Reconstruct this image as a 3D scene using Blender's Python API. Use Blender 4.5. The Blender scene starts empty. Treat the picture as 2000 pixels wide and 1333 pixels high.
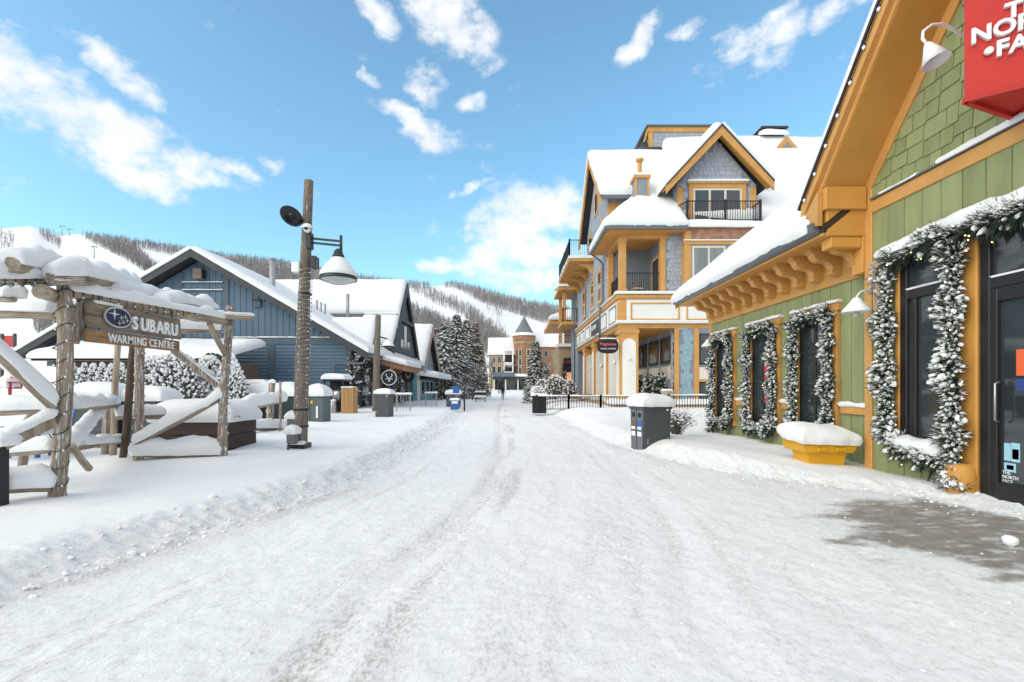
import bpy, math, random
import numpy as np
from mathutils import Vector, Matrix
R = math.radians
random.seed(7); rng = np.random.default_rng(11)
SC = bpy.context.scene
COL = SC.collection

# ------------------------------------------------------------------ camera, sky, sun, exposure
F, CX, HY, CH = 950.0, 1000.0, 758.0, 1.4          # focal length in photo pixels, principal column, horizon row, eye height
cam = bpy.data.cameras.new('camera'); camo = bpy.data.objects.new('camera', cam); COL.objects.link(camo)
camo.location = (0, 0, CH); camo.rotation_euler = (R(90), 0, 0)
cam.sensor_width = 36; cam.lens = F / 2000 * 36; cam.shift_y = (HY - 666.5) / 2000
cam.clip_start = .05; cam.clip_end = 5000
SC.camera = camo
SUN_EL, SUN_AZ = 34, -128                            # degrees; azimuth clockwise from +Y
sd = Vector((math.sin(R(SUN_AZ)) * math.cos(R(SUN_EL)), math.cos(R(SUN_AZ)) * math.cos(R(SUN_EL)), math.sin(R(SUN_EL))))
sl = bpy.data.lights.new('sun', 'SUN'); slo = bpy.data.objects.new('sun', sl); COL.objects.link(slo)
sl.energy = 1.6; sl.angle = R(60); sl.color = (1, .85, .69)
slo.rotation_euler = sd.to_track_quat('Z', 'Y').to_euler(); slo.location = (-30, 10, 60)
SC.view_settings.view_transform = 'Standard'; SC.view_settings.look = 'None'
SC.view_settings.gamma = 1; SC.view_settings.use_curve_mapping = False
SC.view_settings.exposure = 0.12
SC.cycles.max_bounces = 6; SC.cycles.diffuse_bounces = 3; SC.cycles.glossy_bounces = 2; SC.cycles.transmission_bounces = 2; SC.cycles.use_denoising = True

def P(x, y, Y):
    return Vector(((x - CX) / F * Y, Y, CH + (HY - y) / F * Y))

W = bpy.data.worlds.new('World'); SC.world = W; W.use_nodes = True
nt = W.node_tree; nt.nodes.clear(); N = nt.nodes; L = nt.links
def mth(op, a, b=None, clamp=False, nt_=None):
    t = nt_ or nt
    n = t.nodes.new('ShaderNodeMath'); n.operation = op; n.use_clamp = clamp
    for i, v in enumerate((a, b)):
        if v is None: continue
        if isinstance(v, (int, float)): n.inputs[i].default_value = v
        else: t.links.new(v, n.inputs[i])
    return n.outputs[0]
def smooth(v, a, b):
    n = N.new('ShaderNodeMapRange'); n.interpolation_type = 'SMOOTHSTEP'
    n.inputs[1].default_value = a; n.inputs[2].default_value = b; L.new(v, n.inputs[0]); return n.outputs[0]
out = N.new('ShaderNodeOutputWorld'); bg = N.new('ShaderNodeBackground'); L.new(bg.outputs[0], out.inputs[0])
bg.inputs[1].default_value = .15
W.cycles.sampling_method = 'MANUAL'; W.cycles.sample_map_resolution = 256
sky = N.new('ShaderNodeTexSky'); sky.sky_type = 'NISHITA'; sky.sun_disc = False
sky.sun_elevation = R(SUN_EL); sky.sun_rotation = R(SUN_AZ); sky.air_density = 1.0; sky.dust_density = 1.6; sky.ozone_density = 1.6
tc = N.new('ShaderNodeTexCoord')
def noise(vec, scale, detail=6, rough=.55, dist=0):
    n = N.new('ShaderNodeTexNoise'); n.inputs['Scale'].default_value = scale; n.inputs['Detail'].default_value = detail
    n.inputs['Roughness'].default_value = rough; n.inputs['Distortion'].default_value = dist; L.new(vec, n.inputs['Vector']); return n
sc_ = N.new('ShaderNodeVectorMath'); sc_.operation = 'MULTIPLY'; sc_.inputs[1].default_value = (1, 1, 1.45); L.new(tc.outputs['Generated'], sc_.inputs[0])
n1 = noise(sc_.outputs[0], 11, 9, .6); n3 = noise(sc_.outputs[0], 30, 6, .62); n2 = noise(sc_.outputs[0], 4.2, 7, .55); nw = noise(sc_.outputs[0], 7, 5)
wv = N.new('ShaderNodeVectorMath'); wv.operation = 'SUBTRACT'; wv.inputs[1].default_value = (.5, .5, .5); L.new(nw.outputs['Color'], wv.inputs[0])
ws = N.new('ShaderNodeVectorMath'); ws.operation = 'SCALE'; ws.inputs['Scale'].default_value = .09; L.new(wv.outputs[0], ws.inputs[0])
wa = N.new('ShaderNodeVectorMath'); wa.operation = 'ADD'; L.new(tc.outputs['Generated'], wa.inputs[0]); L.new(ws.outputs[0], wa.inputs[1])
D = wa.outputs[0]
def dotn(v):
    n = N.new('ShaderNodeVectorMath'); n.operation = 'DOT_PRODUCT'; n.inputs[1].default_value = v; L.new(D, n.inputs[0]); return n.outputs['Value']
clouds = [(15,125,70,58,0),(100,215,140,60,.2),(235,262,160,56,.28),(330,305,120,40,.25),(225,125,85,24,.35),(280,345,80,22,.15),(440,335,62,20,.1),(520,318,32,17,0),
 (720,18,42,27,.2),(890,45,80,56,.3),(830,155,42,40,0),(800,235,64,19,.4),(852,265,52,28,.2),(720,155,25,14,0),(920,200,26,18,0),(1245,75,46,19,-.4),(1335,72,33,23,0),
 (1430,112,62,38,-.3),(1515,85,82,38,-.35),(1640,30,72,25,-.35),(1060,420,112,50,.1),(1050,482,120,42,0),(960,500,72,28,-.2),(840,512,32,19,0),(1060,540,92,30,0),(930,372,42,9,-.2)]
def dirv(x, y): return Vector(((x - CX) / F, 1, (HY - y) / F)).normalized()
acc = None
for (x, y, rx, ry, sl_) in clouds:
    rx *= 1.1; ry *= 1.15; c = dirv(x, y); a = math.atan(sl_)
    e1 = dirv(x + rx * math.cos(a), y + rx * math.sin(a)) - c; e2 = dirv(x - ry * math.sin(a), y + ry * math.cos(a)) - c
    ra, rb = e1.length, e2.length; e1 = e1.normalized() / ra; e2 = e2.normalized() / rb
    k1, k2 = e1.dot(c), e2.dot(c)
    p = mth('SUBTRACT', dotn(e1), k1); q = mth('SUBTRACT', dotn(e2), k2)
    r2 = mth('ADD', mth('MULTIPLY', p, p), mth('MULTIPLY', q, q))
    b = mth('MAXIMUM', mth('SUBTRACT', 1.0, r2), -1.2)
    acc = b if acc is None else mth('MAXIMUM', acc, b)
sep = N.new('ShaderNodeSeparateXYZ'); L.new(tc.outputs['Generated'], sep.inputs[0])
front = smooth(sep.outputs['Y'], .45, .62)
f1 = mth('SUBTRACT', mth('ADD', mth('MULTIPLY', n1.outputs['Fac'], .66), mth('MULTIPLY', n3.outputs['Fac'], .34)), .5)
dens1 = smooth(mth('ADD', mth('MULTIPLY', acc, .6), mth('MULTIPLY', f1, 4.6)), -.32, .88)
dens2 = smooth(mth('ADD', n2.outputs['Fac'], mth('MULTIPLY', f1, .5)), .38, .54)  # clouds out of view, cover added to whiten the fill light
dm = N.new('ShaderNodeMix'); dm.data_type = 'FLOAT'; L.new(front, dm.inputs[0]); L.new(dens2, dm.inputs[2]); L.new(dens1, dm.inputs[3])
nsh = noise(sc_.outputs[0], 6, 4)
shade = smooth(nsh.outputs['Fac'], .3, .7)
cc = N.new('ShaderNodeMix'); cc.data_type = 'RGBA'; L.new(shade, cc.inputs[0]); cc.inputs[6].default_value = (6.2, 6.3, 6.5, 1); cc.inputs[7].default_value = (7.0, 7.0, 7.0, 1)
tint = N.new('ShaderNodeMix'); tint.data_type = 'RGBA'; tint.blend_type = 'MULTIPLY'; tint.inputs[0].default_value = 1
L.new(sky.outputs[0], tint.inputs[6]); tint.inputs[7].default_value = (1.36, 1.84, 1.74, 1)
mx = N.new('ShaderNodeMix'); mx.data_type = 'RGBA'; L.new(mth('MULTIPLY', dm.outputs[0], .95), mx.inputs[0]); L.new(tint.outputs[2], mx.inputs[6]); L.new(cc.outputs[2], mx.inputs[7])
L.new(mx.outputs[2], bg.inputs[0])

# ------------------------------------------------------------------ materials
MATS = {}
def mat(name, col, rough=.7, var=.12, scale=6, bump=.15, bscale=None, metal=0, spec=.4, stretch=(1,1,1), col2=None, rnd=.06, dust=0, isl=0):
    if name in MATS: return MATS[name]
    m = bpy.data.materials.new(name); m.use_nodes = True; t = m.node_tree; n = t.nodes; l = t.links
    b = n['Principled BSDF']; b.inputs['Roughness'].default_value = rough; b.inputs['Metallic'].default_value = metal
    b.inputs['Specular IOR Level'].default_value = spec
    co = n.new('ShaderNodeTexCoord'); mp = n.new('ShaderNodeMapping'); mp.inputs['Scale'].default_value = stretch
    l.new(co.outputs['Object'], mp.inputs[0])
    oi = n.new('ShaderNodeObjectInfo')
    off = n.new('ShaderNodeVectorMath'); off.operation = 'ADD'
    rs = n.new('ShaderNodeMath'); rs.operation = 'MULTIPLY'; rs.inputs[1].default_value = 37; l.new(oi.outputs['Random'], rs.inputs[0])
    l.new(mp.outputs[0], off.inputs[0]); l.new(rs.outputs[0], off.inputs[1])
    no = n.new('ShaderNodeTexNoise'); no.inputs['Scale'].default_value = scale; no.inputs['Detail'].default_value = 6; no.inputs['Roughness'].default_value = .6
    l.new(off.outputs[0], no.inputs['Vector'])
    mxn = n.new('ShaderNodeMix'); mxn.data_type = 'RGBA'
    c1 = tuple(max(0, c * (1 - var)) for c in col); c2 = col2 or tuple(min(1, c * (1 + var)) for c in col)
    mxn.inputs[6].default_value = (*c1, 1); mxn.inputs[7].default_value = (*c2, 1)
    mr = n.new('ShaderNodeMapRange'); mr.inputs[1].default_value = .3; mr.inputs[2].default_value = .7; l.new(no.outputs['Fac'], mr.inputs[0]); l.new(mr.outputs[0], mxn.inputs[0])
    hs = n.new('ShaderNodeHueSaturation'); l.new(mxn.outputs[2], hs.inputs['Color'])
    vr = n.new('ShaderNodeMapRange'); vr.inputs[3].default_value = 1 - rnd; vr.inputs[4].default_value = 1 + rnd; l.new(oi.outputs['Random'], vr.inputs[0]); l.new(vr.outputs[0], hs.inputs['Value'])
    last = hs.outputs[0]
    if isl:
        ge = n.new('ShaderNodeNewGeometry'); l.new(ge.outputs['Random Per Island'], vr.inputs[0]); vr.inputs[3].default_value = 1 - isl; vr.inputs[4].default_value = 1 + isl
    if dust > 0:                                     # wind-blown snow sticking in patches
        nd = n.new('ShaderNodeTexNoise'); nd.inputs['Scale'].default_value = 9; nd.inputs['Detail'].default_value = 8; nd.inputs['Roughness'].default_value = .75
        l.new(off.outputs[0], nd.inputs['Vector'])
        md = n.new('ShaderNodeMapRange'); md.inputs[1].default_value = .62 - dust * .2; md.inputs[2].default_value = .70 - dust * .2; l.new(nd.outputs['Fac'], md.inputs[0])
        mz = n.new('ShaderNodeMix'); mz.data_type = 'RGBA'; l.new(md.outputs[0], mz.inputs[0]); l.new(last, mz.inputs[6]); mz.inputs[7].default_value = (.82, .83, .85, 1); last = mz.outputs[2]
    l.new(last, b.inputs['Base Color'])
    if bump:
        nb = n.new('ShaderNodeTexNoise'); nb.inputs['Scale'].default_value = bscale or scale * 4; nb.inputs['Detail'].default_value = 5; l.new(off.outputs[0], nb.inputs['Vector'])
        bp = n.new('ShaderNodeBump'); bp.inputs['Strength'].default_value = bump; bp.inputs['Distance'].default_value = .02
        l.new(nb.outputs['Fac'], bp.inputs['Height']); l.new(bp.outputs[0], b.inputs['Normal'])
    MATS[name] = m; return m
def emis(name, col, s):
    m = mat(name, col, .5, 0, bump=0); b = m.node_tree.nodes['Principled BSDF']
    b.inputs['Emission Color'].default_value = (*col, 1); b.inputs['Emission Strength'].default_value = s; return m
SNOW = mat('snow', (.765, .768, .78), .75, .02, 2, .25, 26, spec=.25, rnd=.01)
SNOWF = mat('snow_fluff', (.80, .80, .81), .8, .03, 8, .3, 60, spec=.2, rnd=.02)
GREEN = mat('green_board', (.25, .275, .13), .75, .17, 1.6, .25, 40, stretch=(2, 2, .35), rnd=.07)
GSHIN = mat('green_shingle', (.24, .265, .125), .75, .10, 3, .2, 50, stretch=(3, 3, .6), rnd=.12)
GDARK = mat('green_backing', (.075, .085, .03), .9, .1)
ORNG = mat('ochre_trim', (.56, .285, .085), .6, .12, 1.8, .12, 30, rnd=.05)
ORNG2 = mat('ochre_soffit', (.56, .27, .06), .6, .08, 1.5, .06, 30, rnd=.05)
GUT = mat('gutter_grey', (.13, .14, .155), .4, .06, 2, .03, metal=.2)
DRIP = mat('dark_drip_edge', (.035, .022, .018), .5, .1)
BLACK = mat('black_metal', (.014, .014, .016), .4, .2, 8, .05)
FRAME = mat('dark_frame', (.02, .018, .018), .45, .15, 5, .04)
CREAM = mat('cream_frame', (.66, .60, .50), .6, .05, 3, .05)
WHITE = mat('white_paint', (.78, .75, .71), .6, .04, 1.2, .05, 20)
WMET = mat('white_enamel', (.78, .78, .78), .35, .03, 3, .03)
GREY = mat('grey_shingle', (.345, .375, .43), .8, .06, 4, .2, 60, isl=.07)
GREYB = mat('grey_wall', (.23, .255, .295), .85, .1, 2, .1)
REDSH = mat('red_brown_shingle', (.36, .19, .13), .8, .2, 5, .2, 50, isl=.2)
BLUE = mat('slate_blue_board', (.10, .158, .225), .7, .10, 1, .08, 30, stretch=(2, 2, .4), rnd=.05)
BLUED = mat('slate_blue_trim', (.082, .115, .15), .65, .1, 1, .08, 30)
CHAR = mat('charcoal_fascia', (.045, .047, .052), .6, .12, 2, .08)
LOG = mat('weathered_log', (.32, .235, .17), .85, .4, 4, .6, 26, stretch=(5, 5, .5), col2=(.50, .41, .325), rnd=.15)
LOGS = mat('snowy_log', (.29, .215, .155), .85, .4, 4, .6, 26, stretch=(5, 5, .5), col2=(.42, .335, .26), rnd=.15, dust=.42)
POLEM = mat('pole_wood', (.155, .118, .088), .9, .4, 5, .7, 30, stretch=(6, 6, .5), col2=(.25, .205, .165), rnd=.1, dust=.10)
SIGNW = mat('sign_board', (.19, .14, .105), .8, .4, 3, .4, 30, stretch=(6, 1, 8), col2=(.29, .22, .165))
SIGNO = mat('sign_board_warm', (.26, .14, .06), .7, .35, 3, .3, 30, stretch=(6, 1, 8), col2=(.38, .22, .11))
CEDAR = mat('cedar_slat', (.45, .25, .105), .7, .2, 2, .15, 30, stretch=(8, 8, .4), rnd=.12)
CANOPY = mat('canopy_timber', (.34, .165, .085), .7, .2, 3, .2, 30)
BROWN = mat('brown_planter', (.062, .04, .034), .75, .2, 2, .2, 30, stretch=(.4, .4, 8), rnd=.1)
PLAST = mat('grey_plastic', (.07, .074, .082), .55, .06, 3, .06, 60)
PLASTL = mat('light_grey_plastic', (.13, .137, .15), .5, .06, 3, .05)
STEEL = mat('steel', (.45, .45, .45), .35, .1, 5, .03, metal=.8)
GALV = mat('galvanised', (.38, .39, .41), .5, .1, 5, .05, metal=.4)
CABIN = mat('cabinet_grey', (.09, .115, .125), .55, .08, 3, .04)
DGRN = mat('dumpster_green', (.012, .03, .028), .5, .2, 3, .05)
DKGRN = mat('lamp_green', (.02, .03, .03), .4, .15, 5, .04)
YELL = mat('yellow_plastic', (.66, .33, .012), .45, .05, 3, .04, 60)
RED = mat('red_sign', (.47, .022, .018), .6, .04, 2, .02)
REDD = mat('red_paint', (.45, .03, .035), .5, .1)
TEAL = mat('teal_wall', (.19, .40, .50), .7, .08, 2, .06)
NAVY = mat('navy_wall', (.018, .03, .05), .6, .15, 2, .05)
BLUEP = mat('blue_paint', (.03, .12, .36), .5, .1, 4, .03)
BRICK = mat('far_brick', (.30, .155, .085), .9, .25, .9, .2, 8)
STONE = mat('tan_stone', (.33, .235, .15), .9, .25, 1.2, .3, 5)
TAN = mat('tan_wall', (.34, .25, .15), .8, .12, .8, .1)
SLATE = mat('cone_slate', (.13, .14, .15), .8, .25, 1.5, .3, 12, dust=.25)
NEED = mat('needle_green', (.115, .13, .095), .8, .4, 9, 0, rnd=.1)
NEEDD = mat('garland_green', (.032, .055, .034), .8, .4, 30, 0)
NEEDO = mat('needle_olive', (.20, .16, .11), .85, .4, 3, 0, rnd=.1)
BARK = mat('bark', (.06, .047, .038), .9, .3, 6, .3, dust=.18)
TWIG = mat('twig', (.13, .10, .09), .9, .3, 1, 0)
FORE = mat('far_forest', (.27, .245, .24), .95, .3, .05, 0, isl=.35)  # base colour lightened, distance haze is put into it
SILV = mat('silver', (.62, .63, .65), .3, .05, metal=.6)
NAVYE = mat('emblem_navy', (.012, .017, .06), .3, .1)
BURL = mat('burlap', (.45, .34, .26), .9, .15, 20, .3)
CABLE = mat('cable', (.025, .022, .02), .6, .2)
PINK = mat('pink_poster', (.55, .06, .09), .5, .1)
ORS = mat('sticker_orange', (.75, .13, .04), .5, .02); LBS = mat('sticker_blue', (.35, .6, .72), .5, .05); YS = mat('sticker_yellow', (.7, .45, .12), .5, .05)
WS = mat('sticker_white', (.75, .76, .78), .5, .03); DBS = mat('sticker_navy', (.03, .05, .2), .5, .05); BRS = mat('sticker_brown', (.16, .10, .07), .5, .1)
WARM = emis('warm_bulb', (1, .72, .34), 6)
LENS = mat('lamp_lens', (.5, .53, .52), .2, .05)
SKIN = mat('person_cloth', (.018, .018, .022), .8, .1)
GLASS = mat('window_glass', (.03, .038, .042), .04, .25, .6, 0, spec=.7)
GLASS.node_tree.nodes['Principled BSDF'].inputs['IOR'].default_value = 1.6
GLASSL = mat('curtained_glass', (.20, .215, .23), .08, .35, 1.5, 0, stretch=(5, 5, .2), spec=.6)

# ------------------------------------------------------------------ geometry helpers
WL = {}
def place(o, org, parent):
    COL.objects.link(o); org = Vector(org); WL[o.name] = org
    if parent is not None:
        o.parent = parent; o.location = org - WL[parent.name]
    else: o.location = org
    return o
def tag(o, label=None, cat=None, group=None, kind=None):
    if label: o['label'] = label
    if cat: o['category'] = cat
    if group: o['group'] = group
    if kind: o['kind'] = kind
    return o
def root(name, label, cat, loc, group=None):
    o = bpy.data.objects.new(name, None); o.empty_display_size = .2
    return tag(place(o, loc, None), label, cat, group)
def mk(name, verts, faces, m, parent=None, smooth=False, kind=None):
    a = np.asarray(verts, float).reshape(-1, 3); lo = a.min(0); hi = a.max(0)
    org = np.array([(lo[0] + hi[0]) / 2, (lo[1] + hi[1]) / 2, lo[2]])
    me = bpy.data.meshes.new(name); me.from_pydata((a - org).tolist(), [], faces); me.materials.append(m)
    if smooth: me.polygons.foreach_set('use_smooth', [True] * len(me.polygons))
    o = bpy.data.objects.new(name, me); place(o, org, parent)
    if kind: o['kind'] = kind
    return o
# chamfered box topology
_ci = [(sx, sy, sz) for sx in (-1, 1) for sy in (-1, 1) for sz in (-1, 1)]
def _topo():
    idx = {c: i for i, c in enumerate(_ci)}
    vs = []
    for c in _ci:
        for a in range(3):
            vs.append(np.array([c[k] * (1 if k == a else .8) for k in range(3)]))
    fs = []
    def vid(c, a): return idx[tuple(c)] * 3 + a
    for a in range(3):
        b, c = (a + 1) % 3, (a + 2) % 3
        for s in (-1, 1):
            f = []
            for (p, q) in ((-1, -1), (1, -1), (1, 1), (-1, 1)):
                k = [0, 0, 0]; k[a] = s; k[b] = p; k[c] = q; f.append(vid(k, a))
            fs.append(f)
        for sa in (-1, 1):
            for sb in (-1, 1):
                k1 = [0, 0, 0]; k1[a] = sa; k1[b] = sb; k1[c] = -1; k2 = list(k1); k2[c] = 1
                fs.append([vid(k1, a), vid(k2, a), vid(k2, b), vid(k1, b)])
    for c in _ci: fs.append([vid(c, 0), vid(c, 1), vid(c, 2)])
    o = []
    for f in fs:
        p = [vs[i] for i in f]; nrm = np.cross(p[1] - p[0], p[2] - p[0]); o.append(f if nrm.dot(sum(p)) > 0 else f[::-1])
    return o
CBF = _topo()
CBS = np.array([c for c in _ci for a in range(3)], float); CBA = np.array([[1. if k == a else 0. for k in range(3)] for c in _ci for a in range(3)])
BXF = [[0,1,3,2],[4,6,7,5],[0,4,5,1],[2,3,7,6],[0,2,6,4],[1,5,7,3]]
BXV = np.array(_ci, float)
def ico(sub=1):
    import bmesh
    bm = bmesh.new(); bmesh.ops.create_icosphere(bm, subdivisions=sub, radius=1)
    v = np.array([x.co[:] for x in bm.verts]); f = [[q.index for q in p.verts] for p in bm.faces]; bm.free(); return v, f
ICO1, ICO2 = ico(1), ico(2)
class G:
    def __init__(s): s.v = []; s.f = []; s.n = 0
    def add(s, v, f):
        v = np.asarray(v, float).reshape(-1, 3); n = s.n; s.v.append(v); s.f += [[i + n for i in q] for q in f]; s.n += len(v); return s
    def box(s, x0, x1, y0, y1, z0, z1, b=0, rot=None):
        c = np.array([(x0+x1)/2, (y0+y1)/2, (z0+z1)/2]); h = np.array([abs(x1-x0)/2, abs(y1-y0)/2, abs(z1-z0)/2])
        b = min(b, h.min() * .45)
        if b > 0: v = CBS * (h - b * (1 - CBA)); f = CBF
        else: v = BXV * h; f = BXF
        if rot is not None: v = v @ np.array(rot).T
        return s.add(v + c, f)
    def obox(s, c, ax, ay, az, hx, hy, hz, b=0):
        h = np.array([hx, hy, hz]); b = min(b, h.min() * .45)
        v, f = (CBS * (h - b * (1 - CBA)), CBF) if b > 0 else (BXV * h, BXF)
        M = np.array([Vector(ax).normalized(), Vector(ay).normalized(), Vector(az).normalized()])
        if np.linalg.det(M) < 0: f = [q[::-1] for q in f]
        return s.add(v @ M + np.array(c), f)
    def beam(s, p, q, w, h, up=(0, 0, 1), b=0):
        p, q = Vector(p), Vector(q); d = (q - p).normalized(); sd_ = d.cross(Vector(up)).normalized(); u = sd_.cross(d)
        return s.obox((p + q) / 2, d, sd_, u, (q - p).length / 2, w / 2, h / 2, b)
    def tube(s, pts, rad, n=8, cap=True):
        pts = [Vector(p) for p in pts]; k = len(pts)
        if not hasattr(rad, '__len__'): rad = [rad] * k
        vs = []; ref = None
        for i, p in enumerate(pts):
            d = (pts[min(i + 1, k - 1)] - pts[max(i - 1, 0)]).normalized()
            if ref is None: ref = d.orthogonal().normalized()
            a = (ref - d * ref.dot(d)).normalized(); ref = a; b = d.cross(a)
            for j in range(n):
                t = 2 * math.pi * j / n; vs.append(p + (a * math.cos(t) + b * math.sin(t)) * rad[i])
        f = [[i*n+j, i*n+(j+1) % n, (i+1)*n+(j+1) % n, (i+1)*n+j] for i in range(k-1) for j in range(n)]
        if cap: f += [list(range(n))[::-1], [(k-1)*n+j for j in range(n)]]
        return s.add([v[:] for v in vs], f)
    def lathe(s, c, prof, n=20, axis=(0, 0, 1)):
        az = Vector(axis).normalized(); ax = az.orthogonal().normalized(); ay = az.cross(ax); c = Vector(c); vs = []
        for r, z in prof:
            for j in range(n):
                t = 2 * math.pi * j / n; vs.append((c + az * z + (ax * math.cos(t) + ay * math.sin(t)) * max(r, 1e-4))[:])
        k = len(prof)
        return s.add(vs, [[i*n+j, i*n+(j+1) % n, (i+1)*n+(j+1) % n, (i+1)*n+j] for i in range(k-1) for j in range(n)])
    def prism(s, poly, ext):
        """poly: list of 3-D points, ext: extrusion vector"""
        p = [Vector(q) for q in poly]; e = Vector(ext); n = len(p)
        nrm = sum(((p[i]).cross(p[(i+1) % n]) for i in range(n)), Vector())
        if nrm.dot(e) > 0: p = p[::-1]
        vs = [q[:] for q in p] + [(q + e)[:] for q in p]
        return s.add(vs, [list(range(n)), [n + i for i in range(n)][::-1]] + [[(i+1) % n, i, n+i, n+(i+1) % n] for i in range(n)])
    def blob(s, c, r, tmpl=None, M=None, jit=0):
        v, f = tmpl or ICO1
        v = v * np.array(r) if M is None else (v * np.array(r)) @ np.array(M)
        if jit: v = v * (1 + rng.uniform(-jit, jit, (len(v), 1)))
        return s.add(v + np.array(c), f)
    def build(s, name, m, parent=None, smooth=False, kind=None):
        return mk(name, np.concatenate(s.v), s.f, m, parent, smooth, kind)
def box(name, x0, x1, y0, y1, z0, z1, m, parent, b=.006): return G().box(x0, x1, y0, y1, z0, z1, b).build(name, m, parent)

def _h(ix, iy, seed):
    n = (ix * 374761393 + iy * 668265263 + seed * 974634777) & 0xffffffff
    n = ((n ^ (n >> 13)) * 1274126177) & 0xffffffff
    return ((n ^ (n >> 16)) & 0xffff) / 65535.0
def vn(x, y, seed=0):
    x = np.asarray(x, float); y = np.asarray(y, float); ix = np.floor(x).astype(np.int64); iy = np.floor(y).astype(np.int64); fx = x - ix; fy = y - iy
    fx = fx * fx * (3 - 2 * fx); fy = fy * fy * (3 - 2 * fy)
    return (_h(ix, iy, seed) * (1 - fx) + _h(ix + 1, iy, seed) * fx) * (1 - fy) + (_h(ix, iy + 1, seed) * (1 - fx) + _h(ix + 1, iy + 1, seed) * fx) * fy
def fbm(x, y, seed=0, o=4, g=.5):
    a = 1.; t = 0.; w = 0.
    for i in range(o): t = t + a * vn(x * 2 ** i, y * 2 ** i, seed + i * 17); w += a; a *= g
    return t / w
def sst(t): t = np.clip(t, 0, 1); return t * t * (3 - 2 * t)
_ss = [0]
def snow(q, h, name='snow_cap', parent=None, r=None, up=(0, 0, 1), amp=.18, fs=2.0, over=.03, n=None, ends=True, m=None):
    """a snow blanket over the bilinear patch q=(p00,p10,p11,p01), thickness h, rounded rims"""
    p = [np.array(Vector(a)[:]) for a in q]; _ss[0] += 1
    lu = max(np.linalg.norm(p[1] - p[0]), np.linalg.norm(p[2] - p[3])); lv = max(np.linalg.norm(p[3] - p[0]), np.linalg.norm(p[2] - p[1]))
    r = r or h * .9
    if n is None: n = (int(min(60, max(8, lu / max(h * .5, .04)))), int(min(60, max(8, lv / max(h * .5, .04)))))
    def sp(k): t = np.linspace(0, 1, k + 1); return .5 - .5 * np.cos(np.pi * t) * (1 if k < 20 else 1)
    u, v = np.meshgrid(sp(n[0]), sp(n[1]), indexing='ij'); U = u[..., None]; Vv = v[..., None]
    B = p[0] * (1-U) * (1-Vv) + p[1] * U * (1-Vv) + p[2] * U * Vv + p[3] * (1-U) * Vv
    du = np.minimum(u, 1 - u) * lu; dv = np.minimum(v, 1 - v) * lv
    rr = max(1e-3, min(r, lu * .5, lv * .5))
    def prof(d): t = np.clip(d / rr, 0, 1); return np.sqrt(np.maximum(0, 1 - (1 - t) ** 2))
    ph = np.minimum(prof(du), prof(dv)) if True else 1
    s = _ss[0] * 7.3
    nz = fbm(B[..., 0] * fs + s, B[..., 1] * fs + B[..., 2] * fs * .7 + s, 5, 3) - .5
    H = h * ph * (1 + amp * 2 * nz)
    upv = np.array(Vector(up).normalized()[:])
    T = B + H[..., None] * upv
    c = (p[0] + p[1] + p[2] + p[3]) / 4; d = B - c; d = d - np.outer((d @ upv).ravel(), upv).reshape(d.shape); dl = np.linalg.norm(d, axis=-1, keepdims=True) + 1e-6
    en = fbm(B[..., 0] * 3.1 / max(h, .12) * .35 + s, (B[..., 1] + B[..., 2]) * 3.1 / max(h, .12) * .35 + s, 9, 3) - .5
    eo = d / dl * ((1 - ph) * en * min(.55 * h, .10))[..., None]; eo[..., 2] -= ((1 - ph) * np.abs(en) * min(.2 * h, .03)); T = T + eo; B = B + eo
    bulge = (4 * ph * (1 - ph))[..., None]; T = T + d / dl * bulge * over * (1 + 1.5 * nz[..., None])
    B = B - upv * .01
    a, b = n[0] + 1, n[1] + 1; idx = np.arange(a * b).reshape(a, b)
    f = np.stack([idx[:-1, :-1], idx[1:, :-1], idx[1:, 1:], idx[:-1, 1:]], -1).reshape(-1, 4)
    # outward orientation
    nn = np.cross(p[1] - p[0], p[3] - p[0])
    if nn @ upv < 0: f = f[:, ::-1]
    nb = a * b; rim = np.concatenate([idx[:, 0], idx[-1, 1:], idx[-2::-1, -1], idx[0, -2:0:-1]])
    V2 = np.concatenate([T.reshape(-1, 3), B.reshape(-1, 3)[rim]])
    fl = f.tolist(); k = len(rim)
    for i in range(k):
        j = (i + 1) % k; qd = [int(rim[j]), int(rim[i]), nb + i, nb + j]
        fl.append(qd if nn @ upv > 0 else qd[::-1])
    bot = [nb + i for i in range(k)]; fl.append(bot[::-1] if nn @ upv > 0 else bot)
    return mk(name, V2, fl, m or SNOW, parent, True)
def logsnow(p, q, w, h, parent, amp=.3, name='snow_cap', over=.02):
    p, q = Vector(p), Vector(q); d = q - p; sd_ = Vector((-d.y, d.x, 0))
    if sd_.length < 1e-4: sd_ = Vector((1, 0, 0))
    sd_ = sd_.normalized() * w / 2
    return snow((p - sd_, q - sd_, q + sd_, p + sd_), h, name, parent, r=min(h, w * .5), amp=amp, fs=4, over=over, n=(max(10, min(48, int(d.length / .07))), 8))
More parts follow.
